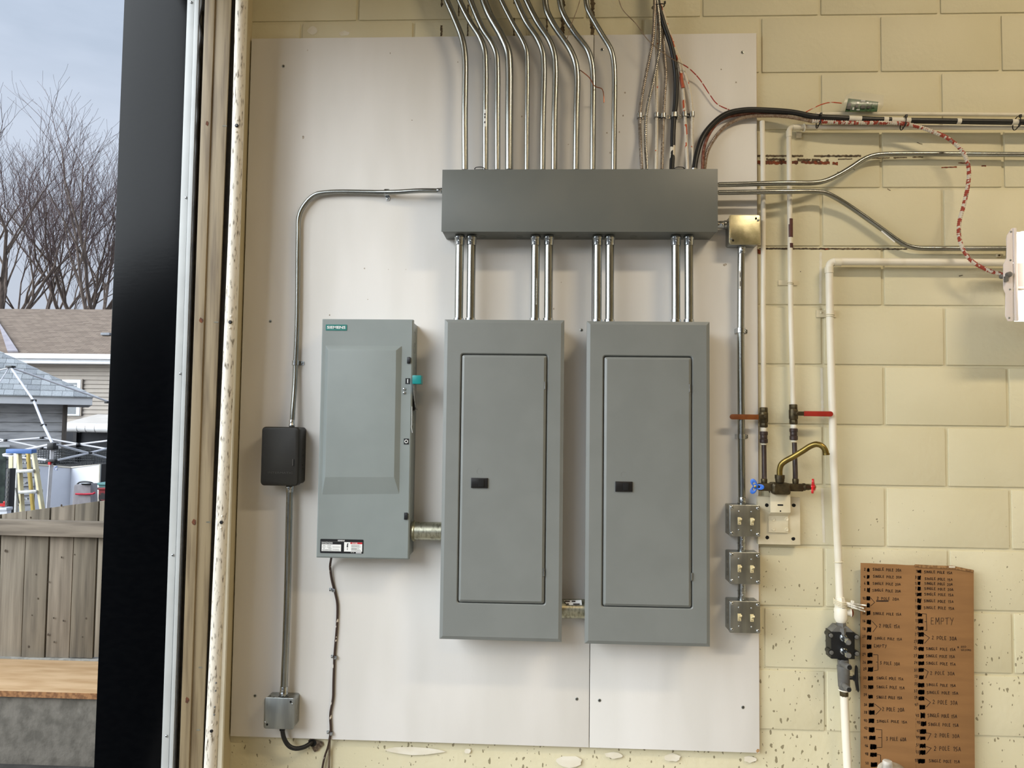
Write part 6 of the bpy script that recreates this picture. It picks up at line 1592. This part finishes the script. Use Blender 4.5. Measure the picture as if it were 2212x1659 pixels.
for seq, w in (([(108,960,3.6),(7,982,3.9)], 5), ([(8,984,3.9),(103,994,3.6)], 5), ([(121,960,3.6),(193,979,4.1),(262,998,4.6)], 5), ([(124,994,3.6),(193,978.5,4.1),(262,961,4.6)], 5),
               ([(-20,945,4.7),(14,952,4.7),(92,945.5,4.75),(171,959.5,4.8),(250,973,4.8)], 4), ([(14,951,4.7),(92,968,4.75),(171,959.5,4.8),(250,950,4.8)], 4),
               ([(-20,958,4.7),(14,951.5,4.7)], 4)):
    rod(seq, w)
rod([(23.5,793.7,4.6),(72.5,865,4.2)], 4.6, nm='roof_bar'); rod([(72.5,865,4.2),(94,918.5,3.95)], 5.2, nm='roof_bar'); rod([(94,918.5,3.95),(113,957,3.6)], 5.6, nm='roof_bar')
rod([(30,796,4.6),(233,867,5.2),(260,876,5.3)], 4.6, nm='roof_bar'); rod([(18,797,4.6),(-10,840,4.3)], 2.6, nm='roof_bar'); rod([(18,795,4.6),(-10,802,4.6)], 3, nm='roof_bar')
for (x, y, yy, w) in ((23, 792.5, 4.6, 14), (72.5, 865, 4.2, 5), (94, 918, 3.95, 5), (14, 951, 4.7, 5), (92.5, 945.5, 4.75, 6), (171, 959.5, 4.8, 6), (193, 978.5, 4.1, 5), (92, 968, 4.75, 5), (232, 869, 5.2, 7)):
    x0, x1, z0, z1 = R(x-w/2, y-2.4, x+w/2, y+2.4, -yy); part('joint', MB().box(x0, x1, yy-.03, yy+.03, z0, z1), M_BLACK, cn, .003)

# ------------------------------------------------------------------ step ladder, panels, bag, crates behind the fence
YLd = 3.0; dLd = -YLd
M_FIB = mat('pale_yellow_fibreglass', (226, 216, 178), (214, 200, 156), .45, scale=12)
M_FIBY = mat('yellow_fibreglass', (204, 178, 88), (190, 160, 72), .45, scale=12)
M_ALUM = mat('ladder_aluminium', (206, 206, 202), (186, 186, 182), .4, .6, scale=20)
ldr = thing('step_ladder', 'yellow fibreglass step ladder with blue top leaning beyond the fence', 'ladder', (P(55, 1200, dLd).x, YLd, -.05))
def bar(xa, ya, xb, yb, w, m_, nm, d, th=.02):
    a, b = P(xa, ya, d), P(xb, yb, d)
    if b.z > .05 and nm == 'rail': b = a+(b-a)*((a.z+.05)/(a.z-b.z))
    u = (b-a).normalized(); n_ = Vector((-u.z, 0, u.x))*w/2*(D0-d)/F
    return part(nm, MB().prism([((a+n_).x, (a+n_).z), ((b+n_).x, (b+n_).z), ((b-n_).x, (b-n_).z), ((a-n_).x, (a-n_).z)], a.y-th, a.y+th), m_, ldr, .002)
bar(25, 985, 24, 1106, 9, M_FIB, 'rail', dLd-.3, .012); bar(34.5, 978, 33.5, 1106, 7, M_ALUM, 'rail', dLd-.25, .01)
bar(41, 979, 48, 1106, 5, M_FIB, 'rail', dLd); bar(73, 979, 91, 1097, 5.5, M_FIB, 'rail', dLd)
bar(60, 979, 71, 1100, 6, M_FIBY, 'rail', dLd-.35, .012)
for (y, xa, xb) in ((1017.5, 43.5, 79), (1062.5, 47, 85.5), (1108, 50, 93)):
    bar(xa, y, xb, y-1, 7, M_ALUM, 'step', dLd, .04)
for (y, xa, xb) in ((985, 44, 56), (1000, 45, 57), (1020, 46, 58), (1043, 47, 59), (1060, 48, 60), (1078, 49, 61)):
    bar(xa, y, xb, y, 5, mat('grey_perforated', (176, 178, 178), (90, 92, 94), .5, scale=60, lo=.48, hi=.52), 'tray', dLd-.25, .006)
x0, x1, z0, z1 = R(18, 970, 74, 979.5, dLd); part('top_cap', MB().box(x0, x1, YLd-.03, YLd+.03, z0, z1), mat('blue_cap', (86, 124, 186), (78, 114, 174), .45, scale=10), ldr, .006, 'blue plastic top')
x0, x1, z0, z1 = R(31, 1014, 39, 1024, dLd+.22); part('sticker', MB().box(x0, x1, YLd+.22, YLd+.23, z0, z1), mat('blue_sticker', (60, 90, 160), (210, 214, 220), .5, scale=60), ldr)
bar(29, 1054, 26, 1086, 2.6, mat('grey_strut', (92, 92, 90), (80, 80, 78), .5, scale=20), 'spreader', dLd+.02, .004); bar(34, 1054, 41, 1087, 2.6, MATS['grey_strut'], 'spreader', dLd+.02, .004)

M_BRD = mat('white_laminate', (226, 230, 240), (220, 224, 234), .4, scale=4)
wbp = thing('folding_screen', 'pair of large white hinged panels standing behind the fence', 'screen', (P(150, 1200, dT-.4).x, YT+.6, -.05))
def quadslab(p4, nm, m_, par, th=.02):
    a = [Vector(v) for v in p4]; b = [v+Vector((0, th, 0)) for v in a]
    return part(nm, MB().add(a+b, [(0,1,2,3),(7,6,5,4),(0,4,5,1),(1,5,6,2),(2,6,7,3),(3,7,4,0)]), m_, par, .003)
def dn(p): return Vector((p.x, p.y, -.05))
pA, pB, pC = P(78, 1003.5, -4.0), P(153.5, 1010, -4.3), P(216, 1003, -4.1)
quadslab([pA, pB, dn(pB), dn(pA)], 'leaf', M_BRD, wbp); quadslab([pB, pC, dn(pC), dn(pB)], 'leaf', M_BRD, wbp)
part('edge_strip', MB().tube([pB, pC, dn(pC)], .009, 6), mat('cream_edge', (230, 222, 206), (222, 212, 194), .5, scale=9), wbp)
part('edge_strip', MB().tube([pA, pB], .009, 6), MATS['cream_edge'], wbp)
bg = thing('folded_chair', 'folded grey fabric chair with a red strap before the white panels', 'folding chair', (P(182, 1200, -3.4).x, 3.4, -.05))
q4 = [P(166, 1046, -3.4), P(202, 1044, -3.4), P(203, 1110, -3.4), P(160, 1110, -3.4)]
M_BAG = mat('grey_fabric', (160, 156, 160), (140, 136, 140), .85, scale=14, stretch=(1, 1, .5), bump=.3, bscale=30)
q4[2] = q4[1]+(q4[2]-q4[1])*((q4[1].z+.05)/(q4[1].z-q4[2].z)); q4[3] = q4[0]+(q4[3]-q4[0])*((q4[0].z+.05)/(q4[0].z-q4[3].z))
part('fabric', MB().prism([(v.x, v.z) for v in q4], 3.36, 3.46), M_BAG, bg, .012)
part('frame', MB().tube(crom([P(165, 1050, -3.41), P(170, 1043, -3.41), P(178, 1041, -3.41), P(192, 1041.5, -3.41), P(200, 1044, -3.41), P(201.5, 1052, -3.41)], .01), .007, 8), M_BLACK, bg)
quadslab([P(174, 1044.5, -3.34), P(196, 1044.5, -3.34), P(195, 1048, -3.34), P(177, 1048, -3.34)], 'opening', M_VOID, bg, .01)
part('strap', MB().tube(PX([(163.5, 1067), (182, 1067.5), (201, 1066.5), (205, 1064)], -3.345), .0085, 6), mat('red_strap', (206, 40, 70), (190, 34, 60), .6, scale=30), bg, label='red strap')
# wire crates on top of the panels
M_WIRE = mat('dark_wire', (64, 66, 66), (90, 92, 92), .5, .5, scale=30)
for (xa, xb, ya, yb, yy, lab) in ((77, 116, 972, 1001, 5.3, 'left dark wire crate behind the canopy leg'), (122, 203, 970, 1004, 5.3, 'right larger dark wire crate behind the canopy leg')):
    x0, x1, z0, z1 = R(xa, ya, xb, yb, -yy); mb = MB()
    n1 = int((xb-xa)/5); n2 = 6
    for i in range(n1+1):
        x = x0+(x1-x0)*i/n1; mb.tube([(x, yy, z0), (x, yy, z1)], .0035, 4); mb.tube([(x, yy+.4, z0), (x, yy+.4, z1)], .003, 4)
    for i in range(n2+1):
        z = z0+(z1-z0)*i/n2; mb.tube([(x0, yy, z), (x1, yy, z)], .0035, 4); mb.tube([(x0, yy+.4, z), (x1, yy+.4, z)], .003, 4); mb.tube([(x0, yy, z), (x0, yy+.4, z)], .003, 4); mb.tube([(x1, yy, z), (x1, yy+.4, z)], .003, 4)
    cr_ = thing('wire_crate', lab, 'crate', ((x0+x1)/2, yy, z0), 'wire crates')
    part('mesh_sides', mb, M_WIRE, cr_, kind='stuff')
    part('stand', MB().box(x0, x1, yy, yy+.4, -.05, z0), M_BLACK, cr_)
# stacked bins right of the panels
for (ya, yb, m_, lab) in ((1044, 1053, mat('teal_bin', (96, 150, 150), (84, 138, 138), .4, scale=9), 'teal plastic bin in the stack at the black jamb'), (1054, 1081, mat('red_bin', (140, 24, 34), (30, 26, 28), .45, scale=12, lo=.5, hi=.56), 'dark red bin under the teal one at the black jamb')):
    x0, x1, z0, z1 = R(213, ya, 262, yb, -3.9)
    mb = MB().loft([(x0, x1, z0, z1, .02, 3.9), (x0, x1, z0, z1, .02, 4.25)])
    tb = thing('storage_bin', lab, 'bin', ((x0+x1)/2, 3.9, z0)); part('tub', mb, m_, tb)
    part('lid', MB().box(x0-.01, x1+.01, 3.88, 4.27, z1-.016, z1+.004), m_, tb, .006)
    if ya > 1050: part('base', MB().box(x0+.03, x1-.03, 3.93, 4.22, -.05, z0), M_BLACK, tb)
# dark post and red can at the far left
x0, x1, z0, z1 = R(11.5, 1012, 20, 1110, -2.7)
pst = thing('dark_post', 'black slotted upright post left of the ladder', 'post', ((x0+x1)/2, 2.7, -.05)); part('post', MB().box(x0, x1, 2.7, 2.76, -.05, z1), M_BLACK, pst, .004)
for k in range(9):
    zz = z1-.03-k*.035; part('slot', MB().box((x0+x1)/2-.004, (x0+x1)/2+.004, 2.697, 2.701, zz-.007, zz+.007), M_GREYP, pst)
x0, x1, z0, z1 = R(5, 1083, 12, 1102, -3.0)
rc = thing('fuel_can', 'red can at the fence top, far left', 'can', ((x0+x1)/2, 3.0, -.05)); part('body', MB().loft([(x0-.1, x1, -.05, z1-.02, .01, 3.0), (x0-.1, x1, -.05, z1-.02, .01, 3.04)]), M_REDW, rc); part('cap', MB().box(x0, x1-.006, 3.005, 3.035, z1-.02, z1), M_REDW, rc, .003)
x0, x1, z0, z1 = R(-12, 1096, 15, 1114, -2.2)
wc = thing('white_crate', 'white plastic crate behind the fence, far left', 'crate', ((x0+x1)/2, 2.2, -.05)); part('tub', MB().loft([(x0, x1, -.05, z1, .02, 2.2), (x0, x1, -.05, z1, .02, 2.24)]), M_BRD, wc); part('rim', MB().box(x0-.01, x1+.004, 2.19, 2.25, z1-.02, z1), M_BRD, wc, .004)

# unseen dark garage, added to darken the reflection in the gloss black jamb
gr_ = thing('added_garage', 'unseen dark timber garage added across the yard to darken the jamb reflection', 'garage', (-9.5, -12, -.05))
part('walls', MB().box(-16, -4.5, -16, -11.5, -.05, 2.9), mat('dark_timber', (38, 34, 30), (28, 25, 22), .8, scale=6, stretch=(1, 1, .2)), gr_)
part('roof', MB().add([(-16.3, -11.1, 2.85), (-4.2, -11.1, 2.85), (-4.2, -13.75, 4.8), (-16.3, -13.75, 4.8), (-16.3, -16.4, 2.85), (-4.2, -16.4, 2.85)], [(0,1,2,3),(3,2,5,4),(0,3,4),(1,5,2)]), mat('dark_felt_roof', (44, 42, 42), (36, 34, 34), .9, scale=5), gr_)
for k in range(3): part('garage_door', MB().box(-15+k*3.4, -12.2+k*3.4, -11.52, -11.45, 0, 2.2), mat('dark_door', (52, 48, 44), (44, 40, 36), .7, scale=5), gr_, .01)

# ------------------------------------------------------------------ bare trees
M_BARK = mat('grey_brown_bark', (112, 98, 88), (86, 74, 67), .9, scale=6, stretch=(2, 2, .5), bump=.4, bscale=20)
M_TWIG = mat('brown_twigs', (142, 124, 120), (112, 98, 95), .9, scale=3)
def tree(px, yy, ztop_px, lab, seed, lean_=0.0, r0=.17, spread=.55):
    rd = random.Random(seed)
    base = P(px, 668, -yy); base = Vector((base.x, yy, -.05)); ztop = P(px, ztop_px, -yy).z; Ht = ztop
    t = thing('bare_tree', lab, 'tree', base, 'bare trees behind the house')
    trunk, limbs, twigs = MB(), MB(), MB()
    def grow(p, d_, L, r, lv):
        mb = trunk if lv == 0 else (limbs if lv <= 2 else twigs)
        n = 5 if lv <= 2 else 4
        pts = [p]; q = p; dd = d_.copy()
        for i in range(n):
            dd = (dd+Vector((rd.uniform(-1, 1), rd.uniform(-1, 1), rd.uniform(-.25, .75) if lv else 0))*(.05 if lv == 0 else .13)).normalized()
            q = q+dd*L/n; pts.append(q)
        rr = [max(.006, r*(1-.55*i/n)) for i in range(n+1)]
        mb.tube(pts, rr, 8 if lv == 0 else (5 if lv <= 2 else 3), caps=False)
        if lv >= 5: return
        kids = [6, 4, 4, 4, 3][lv]
        for k in range(kids):
            f_ = (.72+.28*k/(kids-1)) if lv == 0 else (.4+.6*k/(kids-1))
            i = min(n-1, int(f_*n)); pp = pts[i].lerp(pts[i+1], f_*n-i)
            az = (k+rd.uniform(-.3, .3))*2.4+seed; side = Vector((math.cos(az), math.sin(az)*.7, 0))
            tl = rd.uniform(.5, 1.0)*spread*(1.5 if lv == 0 else 1.15)
            nd = (dd+side*tl+Vector((0, 0, .10))).normalized()
            grow(pp, nd, L*(rd.uniform(.85, 1.1) if lv == 0 else rd.uniform(.52, .72)), r*(.62 if lv == 0 else .52)*rd.uniform(.8, 1.0), lv+1)
    grow(base, Vector((lean_, 0, 1)).normalized(), Ht*.40, r0, 0)
    part('trunk', trunk, M_BARK, t); part('limbs', limbs, M_BARK, t, kind='stuff'); part('twigs', twigs, M_TWIG, t, kind='stuff')
tree(-6, 30, 335, 'bare tree with wide crown at the left edge of the sky', 21, .02, .2, .62)
tree(166, 33, 385, 'bare tree standing in the middle of the sky gap', 5, -.05, .19, .6)
tree(222, 31, 330, 'tall bare tree close to the black jamb', 14, .0, .2, .6)
tree(70, 38, 405, 'smaller bare tree between the left and middle ones', 33, .05, .15, .6)

# ------------------------------------------------------------------ ceiling lamps added out of view for warm fill
for i, (x, y) in enumerate(((3.4, -2.4), (1.5, -5.2))):
    t = thing('ceiling_fill_lamp', 'long white fill lamp added at the ceiling %s the camera' % ('above and right of' if i == 0 else 'far behind'), 'lamp', (x, y, 4.3), 'added fill lamps')
    part('housing', MB().loft([(x-.75, x+.75, 4.3, 4.36, .01, y-.15), (x-.75, x+.75, 4.3, 4.36, .01, y+.15)]), M_FIXT, t)
    part('diffuser', MB().box(x-.72, x+.72, y-.13, y+.13, 4.285, 4.3), M_LED, t, .004)
    part('hanger', MB().tube([(x-.5, y, 4.36), (x-.5, y, 4.6)], .006, 8).tube([(x+.5, y, 4.36), (x+.5, y, 4.6)], .006, 8), M_ZINC, t)
    ld = bpy.data.lights.new('ceiling_fill_light', 'AREA'); ld.shape = 'RECTANGLE'; ld.size = 1.4; ld.size_y = .25; ld.energy = FILL_LAMP*(2.1 if i == 0 else .75); ld.color = (1, .83, .58) if i == 0 else (1, .66, .30)
    lo = bpy.data.objects.new('ceiling_fill_light', ld); COL.objects.link(lo); lo.location = (x, y, 4.28)
